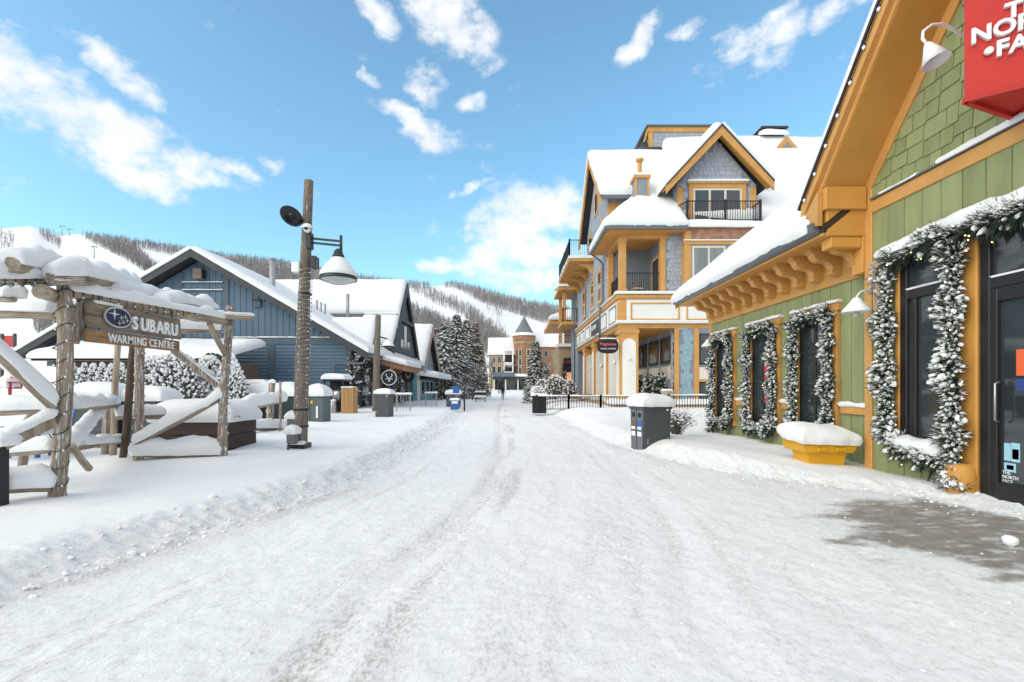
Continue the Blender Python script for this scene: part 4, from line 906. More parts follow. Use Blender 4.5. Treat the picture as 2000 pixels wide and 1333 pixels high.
# street wing: gable to the street
YR_, ZR_ = 33.0, 17.1; YF, ZF = 28.3, 12.5; YBk = 37.7
box('wing_wall', XI, 14, 28.9, 37.1, ZB2, ZF + .5, GREYB, inn, 0)
G().prism([(XI + .01, 28.9, ZF + .45), (XI + .01, 37.1, ZF + .45), (XI + .01, YR_, ZR_ - .35)], (8, 0, 0)).build('gable_core', GREYB, inn)
def inw(u, v):
    y = 37.1 - u; z = ZB2 + v
    return 0 < u < 8.2 and z + .2 < ZF + .1 + (4.4 - abs(y - YR_)) * (ZR_ - ZF) / 4.7
shingles(g, (XI - .004, 37.1, ZB2), (0, -1, 0), (0, 0, 1), 8.2, 11, .3, .26, inw, .032, .02)
shingles(g, (XI, 28.898, ZF - 2.4), (1, 0, 0), (0, 0, 1), 3.2, 2.4, .3, .25, lambda u, v: 0 < u < 3.2, .032, .02)
box('corner_board', XI - .05, XI + .28, 28.84, 29.15, ZB2, ZF - .1, ORNG, inn, .01); box('eave_frieze', XI + .28, 10, 28.84, 28.9, ZF - .55, ZF - .15, ORNG, inn, .01)
XO = 5.15
for (ya, za), (yb, zb) in (((YF, ZF), (YR_, ZR_)), ((YBk, ZF), (YR_, ZR_))):
    G().prism([(XO, ya, za), (XO, yb, zb), (XO, yb, zb - .5), (XO, ya, za - .45)], (.1, 0, 0)).build('bargeboard', ORNG, inn)
    G().prism([(XO + .02, ya, za), (XO + .02, yb, zb), (XO + .02, yb, zb + .12), (XO + .02, ya, za + .12)], (12, 0, 0)).build('wing_roof', CHAR, inn)
G().beam((XO + .05, YF - .08, ZF - .02), (10, YF - .08, ZF - .02), .14, .2).build('gutter', GUT, inn)
snow(((XO - .05, YF - .15, ZF + .1), (15, YF - .15, ZF + .1), (15, YR_, ZR_ + .1), (XO - .05, YR_, ZR_ + .1)), .42, 'roof_snow', inn, r=.4, up=(0, -.5, 1), amp=.15, fs=.4, over=.03, n=(60, 30))
snow(((XO - .05, YR_, ZR_ + .1), (15, YR_, ZR_ + .1), (15, YBk, ZF + .1), (XO - .05, YBk, ZF + .1)), .35, 'roof_snow', inn, r=.4, up=(0, .5, 1), amp=.15, fs=.4, n=(30, 20))
for a, z0, z1 in ((30.6, 10.3, 12.0), (34.9, 10.4, 12.4), (31.2, 7.0, 9.0), (34.0, 7.0, 9.0), (38.0, 7.0, 9.0)): window_side(inn, XI - .02, a, a + 1.1, z0, z1, -1, CREAM, GLASS, ORNG, .12, 2)
window_side(inn, XI - .02, 32.5, 33.5, 13.2, 14.6, -1, CREAM, GLASS, ORNG, .12)
# rear part of the street wall
box('rear_wall', XI + .05, 14, 37.1, 43, ZB2, 11.5, GREYB, inn, 0)
shingles(g, (XI + .046, 43, ZB2), (0, -1, 0), (0, 0, 1), 5.9, 5, .3, .26, lambda u, v: 0 < u < 5.9, .032, .02)
# projecting side balcony
bx0, by0, by1, bz = 3.97, 34.0, 41.3, 10.25
dk = box('side_balcony', bx0, XI + .02, by0, by1, bz, bz + .22, ORNG, inn, .02)
for i in range(11): box('soffit_board', bx0 + .05 + i * .155, bx0 + .195 + i * .155, by0 + .06, by1 - .06, bz - .03, bz - .002, ORNG2, dk, .004)
for yy in (34.3, 36.6, 38.9, 41.0): G().prism([(XI, yy, bz - .04), (4.7, yy, bz - .04), (4.8, yy, bz - .2), (5.3, yy, bz - .35), (XI - .1, yy, bz - .85), (XI, yy, bz - .85)], (0, .2, 0)).build('corbel', ORNG, dk)
railing(inn, (bx0 + .06, by0 + .06), (bx0 + .06, by1 - .06), bz + .3, bz + 1.5, step=.15, mid=(.5,)); railing(inn, (bx0 + .06, by0 + .06), (XI - .05, by0 + .06), bz + .3, bz + 1.5, step=.15)
snow(((bx0 - .05, by0 - .05, bz + .221), (XI, by0 - .05, bz + .221), (XI, by1, bz + .221), (bx0 - .05, by1, bz + .221)), .25, 'ledge_snow', inn, amp=.2, over=.06, n=(14, 40))
# smaller covered balcony further along
b2 = box('rear_balcony', 4.4, XI + .3, 43.0, 47, 7.0, 7.25, ORNG, inn, .02); box('rear_canopy', 4.1, XI + .5, 42.6, 47.5, 10.0, 10.3, ORNG2, inn, .02)
snow(((4.05, 42.5, 10.3), (XI + .5, 42.5, 10.3), (XI + .5, 47.5, 10.9), (4.05, 47.5, 10.9)), .4, 'roof_snow', inn, n=(16, 20))
for yy in (43.1, 46.6): box('porch_post', 4.5, 4.8, yy, yy + .3, 7.25, 10.0, ORNG, inn, .01)
railing(inn, (4.5, 43.1), (XI, 43.1), 7.3, 8.4, step=.2); box('rear_block', XI + .1, 13, 43, 48, 0, 10.2, GREYB, inn, 0)
# main roof with dormer
ZM, YM = 18.9, 34.6; YE_, ZE_ = 26.0, 10.0
G().prism([(9.2, YE_, ZE_), (9.2, YM, ZM), (9.2, 44, ZE_), ], (19, 0, 0)).build('main_roof', CHAR, inn)
snow(((8.9, 26.65, 10.7), (28.2, 26.0, 10.1), (28.2, YM, ZM + .05), (10.6, YM, ZM + .05)), .45, 'roof_snow', inn, r=.45, up=(0, -.6, 1), amp=.22, fs=.3, over=.03, n=(60, 50))
snow(((10.6, YM, ZM + .05), (28.2, YM, ZM + .05), (28.2, 44, ZE_ + .05), (10.6, 44, ZE_ + .05)), .4, 'roof_snow', inn, up=(0, .6, 1), n=(20, 20))
YD = 26.6; dx0, dx1, xa, za = 9.0, 13.35, 11.16, 15.35; zd0 = 9.9; zsh = 12.5
dm_ = G().prism([(dx0, YD, zd0), (dx1, YD, zd0), (dx1, YD, zsh), (xa, YD, za - .35), (dx0, YD, zsh)], (0, 6, 0)).build('dormer', GREYB, inn)
def ind(u, v):
    x = dx0 + u; z = zd0 + v; 
    return 0 < u < dx1 - dx0 and z + .15 < zsh + (xa - dx0 - abs(x - xa)) * 1.22 and not (9.6 < x < 12.8 and z < 12.5)
shingles(g, (dx0, YD - .002, zd0), (1, 0, 0), (0, 0, 1), dx1 - dx0, 6, .28, .24, ind, .032, .02)
shingles(g, (dx0 - .002, YD + 3.0, zd0), (0, -1, 0), (0, 0, 1), 3.0, 2.6, .28, .24, lambda u, v: 0 < u < 3, .032, .02)
for s, xe in ((-1, 8.2), (1, 13.95)):
    ze = 12.15 if s < 0 else 12.35
    G().prism([(xe, YD - .75, ze), (xa, YD - .75, za), (xa, YD - .75, za - .5), (xe, YD - .75, ze - .42)], (0, .12, 0)).build('dormer_bargeboard', ORNG, dm_)
    G().prism([(xe, YD - .80, ze), (xa, YD - .80, za), (xa, YD - .80, za + .1), (xe, YD - .80, ze + .1)], (0, 7, 0)).build('dormer_roof', CHAR, dm_)
    G().prism([(xe, YD - .63, ze - .06), (xa, YD - .63, za - .06), (xa, YD - .63, za - .12), (xe, YD - .63, ze - .12)], (0, .63, 0)).build('dormer_soffit', ORNG2, dm_)
    q4 = [(xe, YD - .72, ze + .1), (xa, YD - .72, za + .1), (xa, YD + 6, za + .1), (xe, YD + 6, ze + .1)]
    snow(q4, .36, 'roof_snow', dm_, r=.3, up=(s * .55, 0, 1), amp=.15, fs=.5, over=.0, n=(30, 30))
for a in (dx0 + .02, dx1 - .34): box('corner_board', a, a + .32, YD - .06, YD - .003, zd0, zsh - .15, ORNG, dm_, .01)
window_front(dm_, 9.88, 12.55, YD - .03, 10.35, 12.3, CREAM, GLASS, 3, 1, .12, ORNG, .22, 'balcony_door', .14)
railing(inn, (9.25, 25.65), (13.1, 25.65), 10.2, 11.25, step=.13, mid=(.52,)); railing(inn, (9.25, 25.65), (8.9, 26.5), 10.2, 11.25, step=.13, posts=False); railing(inn, (13.1, 25.65), (13.1, 26.5), 10.2, 11.25, step=.13, posts=False)
box('balcony_deck', 9.05, 13.65, 25.4, 26.6, 9.8, 9.95, ORNG, inn, .02)
snow(((8.95, 25.3, 9.8), (14.5, 25.3, 9.8), (14.5, 26.6, 10.0), (8.95, 26.6, 10.0)), .42, 'roof_snow', inn, r=.4, amp=.35, fs=.8, over=.06, n=(50, 24))
snow(((11.6, 26.1, 10.3), (13.0, 26.1, 10.3), (13.0, 26.5, 10.4), (11.6, 26.5, 10.4)), .5, 'snow_drift', inn, amp=.4)
# roof-top box, chimneys, vent, triangle dormer
tb = G().prism([(9.6, 34, 15.6), (13.9, 34, 15.6), (13.9, 34, 19.5), (9.6, 34, 19.5)], (0, 3, 0)).build('roof_house', GREYB, inn)
shingles(g, (9.6, 33.995, 17.2), (1, 0, 0), (0, 0, 1), 4.3, 2.2, .3, .26, lambda u, v: .1 < u < 4.3 and v < 2.0, .032, .02)
box('top_trim', 9.5, 14.0, 33.9, 34.0, 19.25, 19.6, ORNG, tb, .01); box('corner_trim', 9.55, 9.85, 33.93, 34.1, 15.6, 19.25, ORNG, tb, .01); box('cap', 9.35, 14.1, 33.8, 37.2, 19.6, 19.72, GUT, tb, .01)
G().beam((9.5, 33.95, 19.45), (9.5, 37, 18.0), .1, .35).build('side_trim', ORNG, tb)
cy = 27.4; chn = box('chimney', 6.95, 7.7, cy, cy + .8, 11.4, 13.3, GREYB, inn, .02)
for a in (6.92, 7.61): box('chimney_trim', a, a + .12, cy - .03, cy, 11.4, 13.2, ORNG, chn, 0)
box('chimney_cap', 6.85, 7.8, cy - .1, cy + .9, 13.2, 13.38, ORNG, chn, .02); snow(((6.85, cy - .1, 13.381), (7.8, cy - .1, 13.381), (7.8, cy + .9, 13.381), (6.85, cy + .9, 13.381)), .18, 'snow_cap', chn)
G().tube([(7.3, cy + .4, 13.3), (7.3, cy + .4, 14.4)], .12, 12).lathe((7.3, cy + .4, 14.3), [(.14, 0), (.22, .06), (.22, .16), (.0, .2)], 12).build('flue', ORNG, chn, True)
vt = box('roof_vent', 17.6, 19.1, 34.1, 35.2, 18.6, 19.55, CHAR, inn, .02); box('vent_cap', 17.4, 19.3, 33.9, 35.4, 19.55, 19.68, CHAR, vt, .02); snow(((17.3, 33.6, 18.9), (19.2, 33.6, 18.9), (19.2, 34.2, 19.2), (17.3, 34.2, 19.2)), .4, 'snow_cap', vt)
yy = 32.6; zz = ZE_ + (yy - YE_) * (ZM - ZE_) / (YM - YE_) + .62
td = G().prism([(17.7, yy, zz), (19.2, yy, zz), (18.45, yy, zz + .85)], (0, 1.2, 0)).build('vent_dormer', ORNG, inn); G().prism([(18.1, yy - .02, zz + .08), (18.8, yy - .02, zz + .08), (18.45, yy - .02, zz + .45)], (0, .03, 0)).build('pane', GLASSL, td)
g.build('wall_shingles', GREY, inn, False, 'stuff')
# downpipes
G().tube([(4.95, 30.1, ZE - .1), (5.5, 30.2, ZE - .5), (XI - .12, 30.2, ZE - .7), (XI - .12, 30.2, ZB2 + .4), (XI - .3, 30.2, ZB2), (XI - .3, 30.2, ZB - .4)], .06, 8).build('downpipe', GUT, inn, True)
G().tube([(4.6, 42.4, 10), (XI - .3, 42.4, 9.6), (XI - .3, 42.4, .6)], .06, 8).build('downpipe', GUT, inn, True)
# hanging oval sign
hs = root('hanging_sign', 'black oval hanging sign with red and white lettering at the inn corner', 'sign', (5.0, 25.7, 3.0))
ys_ = 25.75; cxs, czs = 5.08, 3.62
G().tube([(XI, ys_, 4.15), (4.35, ys_, 4.15)], .025, 8).build('bracket', BLACK, hs, True)
pts = [(cxs + .56 * math.copysign(abs(math.cos(t)) ** .7, math.cos(t)), ys_, czs + .40 * math.copysign(abs(math.sin(t)) ** .75, math.sin(t))) for t in np.linspace(0, 2 * math.pi, 33)[:-1]]
G().prism(pts, (0, .06, 0)).build('board', BLACK, hs)
def word(s_, size, x_, z_, m_, adv, kind=None):
    for i_, c_ in enumerate(s_):
        if c_ != ' ': text('letter', c_, size, (x_ + i_ * adv, ys_ - .008, z_), (1, 0, 0), (0, 0, 1), m_, hs, .004, .012)
SR = mat('sign_red_lettering', (.7, .12, .1), .5)
text('lettering', 'Magnones', .215, (cxs, ys_ - .008, czs + .03), (1, 0, 0), (0, 0, 1), SR, hs, .004, .012, 'CENTER')
for s_, dx_ in (('ITALIAN', -.22), ('KITCHEN', .22)): text('lettering', s_, .105, (cxs + dx_, ys_ - .008, czs - .18), (1, 0, 0), (0, 0, 1), WS, hs, .004, .01, 'CENTER', .9)
for dx in (-.35, .35): G().tube([(cxs + dx, ys_ + .03, 4.15), (cxs + dx, ys_ + .03, 3.9)], .012, 6).build('hanger', BLACK, hs)
snow(((cxs - .4, ys_ - .02, 4.0), (cxs + .4, ys_ - .02, 4.0), (cxs + .4, ys_ + .08, 4.0), (cxs - .4, ys_ + .08, 4.0)), .05, 'snow_cap', hs)
# fence round the terrace
def fence_run(lab, pts, z0, h):
    f = root('metal_fence', lab, 'fence', (pts[0][0], pts[0][1], z0), 'black metal fence runs by the inn')
    for (a, b) in zip(pts[:-1], pts[1:]):
        n = max(1, round((Vector(a) - Vector(b)).length / 1.9))
        for i in range(n):
            p = (a[0] + (b[0] - a[0]) * i / n, a[1] + (b[1] - a[1]) * i / n); q_ = (a[0] + (b[0] - a[0]) * (i + 1) / n, a[1] + (b[1] - a[1]) * (i + 1) / n)
            railing(f, p, q_, z0, z0 + h, step=.13, name='rail')
    for (a, b) in zip(pts[:-1], pts[1:]): logsnow((*a, z0 + h + .022), (*b, z0 + h + .022), .06, .05, f, .8)
    return f
fence_run('black picket fence left of the grey bin before the inn', [(1.25, 24.6), (6.05, 24.3)], .25, .72); fence_run('black picket fence between the grey bin and the green shop', [(7.6, 23.6), (9.95, 23.6)], .3, .72)
bx = root('planter_box', 'black metal planter box at the left end of the fence', 'planter', (1.3, 24.9, .2)); box('tub', 1.05, 1.75, 24.75, 25.4, .1, .95, BLACK, bx, .02); box('rim', 1.0, 1.8, 24.7, 25.45, .95, 1.0, BLACK, bx, .01)
snow(((1.0, 24.7, 1.0), (1.8, 24.7, 1.0), (1.8, 25.45, 1.0), (1.0, 25.45, 1.0)), .12, 'snow_cap', bx)
# clay pot on the terrace
pt = root('plant_pot', 'tan clay pot standing on the inn terrace behind the bin', 'pot', (8.1, 25.6, T0)); G().lathe((8.1, 25.5, T0 + .1), [(.18, 0), (.3, .55), (.34, .6), (.3, .6)], 16).build('pot', BURL, pt, True); snow(((7.85, 25.25, T0 + .68), (8.35, 25.25, T0 + .68), (8.35, 25.75, T0 + .68), (7.85, 25.75, T0 + .68)), .12, 'snow_cap', pt)

# ------------------------------------------------------------------ slate-blue lodge on the left
lod = root('blue_lodge', 'slate blue board lodge with wide snowy gable roof', 'building', (-17, 32, 0))
YG = 27.0; k = YG / F
def LX(px): return (px - CX) * k
def LZ(py): return CH + (HY - py) * k
xA, zA = LX(392), LZ(497); sl_ = .585; xR, xL = LX(728), LX(56)
def rz_(x): return zA - abs(x - xA) * sl_
XWR = LX(688); XWL = 2 * xA - XWR
G().prism([(XWL, YG + .02, -.3), (XWR, YG + .02, -.3), (XWR, YG + .02, rz_(XWR) - .3), (xA, YG + .02, zA - .3), (XWL, YG + .02, rz_(XWL) - .3)], (0, 9, 0)).build('core', BLUED, lod)
zband = LZ(664)
x = XWL + .05
while x < XWR - .15:                                  # upper vertical boards
    x2 = min(x + .34, XWR - .05); zt = min(rz_(x), rz_(x2)) - .32
    if zt > zband + .1:
        box('board', x + .006, x2 - .006, YG - .02, YG + .025, zband + .12, zt, BLUE, lod, .003)
        box('batten', x2 - .028, x2 + .028, YG - .045, YG - .018, zband + .12, zt, BLUE, lod, .004)
    x = x2
for a, b, c, d in ((XWL, XWR, zband - .28, zband + .12),): box('belt', a, b, YG - .05, YG + .02, c, d, BLUED, lod, .01)
snow(((LX(450), YG - .09, zband + .121), (LX(650), YG - .09, zband + .121), (LX(650), YG - .03, zband + .121), (LX(450), YG - .03, zband + .121)), .05, 'ledge_snow', lod, amp=.9, fs=4, n=(60, 8))
for pa, pb in ((348, 358), (437, 448)): box('pilaster', LX(pa), LX(pb), YG - .07, YG - .02, zband + .12, min(rz_(LX(pa)), rz_(LX(pb))) - .32, BLUED, lod, .01)
for py in (552, 567):
    box('louvre_ledge', LX(358), LX(437), YG - .09, YG - .045, LZ(py) - .08, LZ(py), BLUED, lod, .01); snow(((LX(358), YG - .12, LZ(py)), (LX(437), YG - .12, LZ(py)), (LX(437), YG - .03, LZ(py)), (LX(358), YG - .03, LZ(py))), .05, 'ledge_snow', lod, n=(30, 8), amp=.5)
posts = [XWL + .1, LX(150), LX(300), LX(443), LX(531), LX(683)]
for i, px in enumerate(posts): box('pier', px - .17, px + .17, YG - .07, YG + .02, -.3, zband - .28, BLUED, lod, .01)
for a, b in zip(posts[:-1], posts[1:]):
    z = -.1
    while z < zband - .3: G().prism([(a + .17, YG - .045, z), (a + .17, YG - .005, z + .19), (a + .17, YG + .03, z + .19), (a + .17, YG + .03, z)], (b - a - .34, 0, 0)).build('clapboard', BLUE, lod); z += .185
vb = box('vent_box', LX(386), LX(403), YG - .45, YG - .02, LZ(548), LZ(528), POLEM, lod, .02); box('vent_mouth', LX(403) - .02, LX(403) + .01, YG - .4, YG - .06, LZ(546), LZ(531), CHAR, vb, 0)
v2 = box('wall_vent', LX(496), LX(511), YG - .14, YG - .045, LZ(601), LZ(588), BLUED, lod, .01); box('vent_hood', LX(495), LX(512), YG - .24, YG - .04, LZ(588), LZ(586), CHAR, v2, .01)
v3 = box('wall_vent', LX(465), LX(477), YG - .2, YG - .05, LZ(739), LZ(729), CHAR, lod, .01); snow(((LX(465), YG - .2, LZ(729)), (LX(477), YG - .2, LZ(729)), (LX(477), YG - .05, LZ(729)), (LX(465), YG - .05, LZ(729))), .08, 'snow_cap', v3)
YO = YG - .85; YEND = 43
for s, xe in ((1, xR), (-1, xL)):
    ze = rz_(xe)
    G().prism([(xe, YO, ze), (xA, YO, zA), (xA, YO, zA - .36), (xe, YO, ze - .3)], (0, .07, 0)).build('rake_board', CHAR, lod)
    G().prism([(xe, YO + .07, ze - .16), (xA, YO + .07, zA - .16), (xA, YO + .07, zA - .22), (xe, YO + .07, ze - .22)], (0, .85, 0)).build('soffit', CHAR, lod)
    G().prism([(xe, YO + .02, ze), (xA, YO + .02, zA), (xA, YO + .02, zA + .08), (xe, YO + .02, ze + .08)], (0, YEND - YO, 0)).build('roof', CHAR, lod)
    snow(((xe, YO - .04, ze + .08), (xA, YO - .04, zA + .08), (xA, YEND, zA + .08), (xe, YEND, ze + .08)), .30, 'roof_snow', lod, r=.28, up=(s * .4, 0, 1), amp=.2, fs=.5, over=.03, n=(60, 40))
G().beam((xR - .1, YO, rz_(xR) - .1), (xR - .1, YEND, rz_(xR) - .1), .14, .16).build('gutter', GUT, lod)
fl = P(532, 552, 30); G().tube([(fl.x, 30, 4), (fl.x, 30, P(532, 508, 30).z)], .17, 12).build('flue', GALV, lod, True); G().lathe((fl.x, 30, P(532, 508, 30).z), [(.17, 0), (.21, .0), (.21, .1), (0, .12)], 12).build('flue_cap', GALV, lod)
for px, y1, y2, r_ in ((679, 610, 575, .11), (619, 606, 587, .07), (627, 606, 591, .06), (635, 606, 594, .06)):
    p1 = P(px, y1, 31); p2 = P(px, y2, 31); G().tube([p1 - Vector((0, 0, .8)), p2], r_, 10).build('vent_pipe', GALV, lod, True)
# cross gable (A-frame) to the street
XS = -8.45; ya, zpk = 36.4, 9.25; yb0, yb1, zb_ = 31.9, 41.0, 3.9
for y_e in (yb0, yb1):
    G().prism([(XS + .55, y_e, zb_), (XS + .55, ya, zpk), (XS + .55, ya, zpk - .75), (XS + .55, y_e, zb_ - .55)], (.12, 0, 0)).build('bargeboard', CHAR, lod)
    G().prism([(XS + .56, y_e, zb_), (XS + .56, ya, zpk), (XS + .56, ya, zpk + .1), (XS + .56, y_e, zb_ + .1)], (-13, 0, 0)).build('cross_roof', CHAR, lod)
G().prism([(XS + .45, yb0 + .5, zb_), (XS + .45, yb1 - .5, zb_), (XS + .45, ya, zpk - .4)], (-2, 0, 0)).build('cross_gable', CHAR, lod)
for a in (-1.1, 0, 1.1): box('gable_pane', XS + .46, XS + .48, ya + a - .4, ya + a + .4, 4.3, 6.0 - abs(a), GLASSL, lod, 0)
G().beam((XS + .6, ya - 2.2, 6.3), (XS + .6, ya + 2.2, 6.3), .1, .25).build('collar_tie', CHAR, lod)
yq = ya - 2.35; zq = zpk - 2.35 * (zpk - zb_) / (ya - yb0)
snow(((XS - 13, yq, zq + .1), (XS + .6, yq, zq + .1), (XS + .6, ya, zpk + .1), (XS - 13, ya, zpk + .1)), .3, 'roof_snow', lod, up=(0, -.5, 1), n=(40, 20), over=.03)
snow(((XS + .6, yb0 + .2, zb_ + .4), (XS - 2.0, yb0 + .2, zb_ + .4), (XS - 2.0, yq + .2, zq + .1), (XS + .6, yq + .2, zq + .1)), .28, 'roof_snow', lod, up=(0, -.5, 1), n=(16, 20), over=.0)
box('clerestory', XS - 11, XS - .2, yq - .02, yq + .3, zq - 1.0, zq + .05, CHAR, lod, .01); box('clerestory_fascia', XS - 12, XS + .5, yq - .22, yq - .05, zq - .12, zq + .1, GUT, lod, .01)
# small dormer
yd = 30.0
G().prism([(XS + .1, yd - .95, 3.6), (XS + .1, yd + .95, 3.6), (XS + .1, yd, 5.55)], (-2.2, 0, 0)).build('small_dormer', CHAR, lod)
for s in (-1, 1): snow(((XS + .15, yd + s * 1.15, 3.7), (XS + .15, yd, 5.68), (XS - 2.6, yd, 5.68), (XS - 2.6, yd + s * 1.15, 3.9)), .22, 'roof_snow', lod, up=(0, s * .6, 1), n=(12, 12), over=.0)
# street wall below the eave
box('street_wall', XS - .35, XS - .3, YG + .1, 43, -.2, 3.4, NAVY, lod, 0)
for yy in (28.2, 30.6, 33.0, 37.5, 40): window_side(lod, XS - .3, yy, yy + 1.4, .9, 2.7, 1, FRAME, GLASS)
G().tube([(xR - .1, YO + .05, rz_(xR) - .15), (xR - .3, YO + .1, rz_(xR) - .5), (LX(660), YG - .25, 2.75), (LX(656), YG - .2, 2.6), (LX(656), YG - .2, .2)], .055, 8).build('downpipe', GUT, lod, True)
# timber canopy over the entrance
cp = root('entrance_canopy', 'timber bracket canopy heaped with snow over the lodge entrance', 'canopy', (-7.6, 32, 2.5))
cx0, cx1 = XS - .3, XS + 2.0; yc0, yc1 = 29.3, 33.6
for yy in (yc0 + .1, (yc0 + yc1) / 2, yc1 - .25):
    G().beam((cx0, yy, 3.15), (cx1, yy, 2.55), .16, .24).build('rafter', CANOPY, cp); G().beam((cx0 + .05, yy, 1.5), (cx1 - .7, yy, 2.65), .15, .17).build('strut', CANOPY, cp)
G().beam((cx1, yc0, 2.55), (cx1, yc1, 2.55), .14, .3).build('fascia', CANOPY, cp)
G().prism([(cx0, yc0, 3.27), (cx1 + .1, yc0, 2.68), (cx1 + .1, yc0, 2.75), (cx0, yc0, 3.34)], (0, yc1 - yc0, 0)).build('deck', CANOPY, cp)
snow(((cx0, yc0 - .05, 3.34), (cx1 + .15, yc0 - .05, 2.75), (cx1 + .15, yc1 + .05, 2.75), (cx0, yc1 + .05, 3.34)), .34, 'snow_cap', cp, r=.3, over=.08, n=(24, 30))
G().lathe((cx0 + .55, yc0 + .1, 2.55), [(.01, -1.0), (.05, -.7), (.09, -.3), (.11, .5)], 8).build('icicle', SNOW, cp, True)
def round_sign(lab, x, y, z, r, ring):
    s = root('round_sign', lab, 'sign', (x, y, z - r), 'round hanging signs at the lodge')
    G().lathe((x, y + .03, z), [(0, .03), (r, .03), (r, -.03), (0, -.03)], 28, (0, -1, 0)).build('disc', BLACK, s)
    if ring: G().lathe((x, y - .004, z), [(r * .86, 0), (r * .86, .012), (r * .98, .012), (r * .98, 0)], 28, (0, -1, 0)).build('ring', WS, s)
    e = G()
    for a in (-1, 1):
        e.tube([(x, y - .01, z - r * .5), (x + a * r * .12, y - .01, z), (x + a * r * .4, y - .01, z + r * .25), (x + a * r * .32, y - .01, z + r * .5)], r * .07, 6).tube([(x + a * r * .15, y - .01, z - r * .1), (x + a * r * .45, y - .01, z - r * .2)], r * .06, 6)
    e.build('emblem', WS if ring else BURL, s); G().tube([(x, y, z + r), (x, y, z + r + .5)], .012, 6).build('hanger', BLACK, s)
p = P(760, 738, 28.6); round_sign('black round sign with white ring hanging under the lodge canopy', p.x, p.y, p.z, .47, True)
p = P(797, 735, 32.5); round_sign('smaller black round sign without a ring near the teal wall', p.x, p.y, p.z, .42, False)
# garland columns on the lodge street front
for i, (px, Y, lb) in enumerate(((688, 26.9, 'leafy light garland down the lodge corner post'), (707, 28.6, 'leafy light garland beside the lodge corner window'), (752, 33.5, 'leafy light garland left of the lodge entrance'), (778, 36, 'leafy light garland right of the lodge entrance'))):
    q_ = P(px, 790, Y); garland(lb, [[(q_.x, Y, .3), (q_.x, Y, 3.4 if i < 2 else 2.7)]], 0, .26, 70, face=(.6, -.8, 0), snowy=.55, lights=.06, group='leafy columns on the lodge front')
    if i == 1: G().blob((q_.x - .2, Y - .25, 3.3), (.22, .12, .2), ICO1, None, .3).build('red_bow', PINK, [o for o in SC.objects if o.name.startswith('garland') and o.parent is None][-1])
# bronze wall of the corner: dark pier
box('corner_pier', XWR + .02, XWR + .3, YG + .1, YG + .5, -.2, 3.0, NAVY, lod, .01)

# ------------------------------------------------------------------ teal shop beyond
ts = root('teal_shop', 'small teal shop with steep snow roof past the lodge', 'building', (-10, 48, 0))
XT = -8.6; y0, y1 = 45.2, 54; yr = 49.5; zr = 7.6; zt = 3.4
box('wall', XT - 6, XT, y0, y1, -.2, zt, TEAL, ts, 0); G().prism([(XT, y0, zt), (XT, y1, zt), (XT, yr, zr - .3)], (-6, 0, 0)).build('gable_wall', GREYB, ts)
box('corner_board', XT - .22, XT + .04, y0 - .04, y0 + .2, -.2, zt, WHITE, ts, .01)
for s, ye in ((-1, y0 - .5), (1, y1 + .5)):
    G().prism([(XT + .5, ye, zt - .1), (XT + .5, yr, zr), (XT + .5, yr, zr - .6), (XT + .5, ye, zt - .6)], (.12, 0, 0)).build('bargeboard', BURL, ts)
    G().prism([(XT + .5, ye, zt - .1), (XT + .5, yr, zr), (XT + .5, yr, zr + .1), (XT + .5, ye, zt)], (-7, 0, 0)).build('roof', CHAR, ts)
    snow(((XT - 6.5, ye, zt), (XT + .55, ye, zt), (XT + .55, yr, zr + .1), (XT - 6.5, yr, zr + .1)), .4, 'roof_snow', ts, up=(0, s * .5, 1), n=(24, 24), over=.05)
snow(((XT - .2, y0 - .4, 2.6), (XT + 1.9, y0 - .4, 2.3), (XT + 1.9, y1, 2.3), (XT - .2, y1, 2.6)), .55, 'canopy_snow', ts, r=.4, n=(16, 30), over=.1); box('canopy', XT, XT + 1.8, y0 - .3, y1, 2.18, 2.32, CHAR, ts, .02)
for yy in (46.2, 48.6, 51): window_side(ts, XT, yy, yy + 1.5, .7, 2.1, 1, WHITE, GLASS)
for yy in (45.6, 48.1, 50.6): box('canopy_post', XT + 1.55, XT + 1.68, yy, yy + .13, -.1, 2.2, BARK, ts, .01)
# rails / bike stands covered with snow in front
for i, (px, py, Y, lb) in enumerate(((788, 800, 24.5, 'snow-topped metal barrier just right of the grey litter bin'), (842, 790, 31, 'snow-topped metal barrier further along by the teal shop'))):
    p = P(px, 758, Y); zg = gz(p.x, Y); r = root('metal_barrier', lb, 'barrier', (p.x, Y, zg), 'metal barriers on the left pavement')
    for a in (-.35, .35):
        G().tube([(p.x + a, Y, zg - .1), (p.x + a, Y, zg + .85)], .03, 8).build('post', GALV, r)
    G().tube([(p.x - .42, Y, zg + .85), (p.x + .42, Y, zg + .85)], .03, 8).build('rail', GALV, r); logsnow((p.x - .42, Y, zg + .87), (p.x + .42, Y, zg + .87), .14, .08, r)
    for j in range(5): G().tube([(p.x - .28 + j * .14, Y, zg), (p.x - .28 + j * .14, Y, zg + .85)], .012, 5).build('bar', GALV, r)

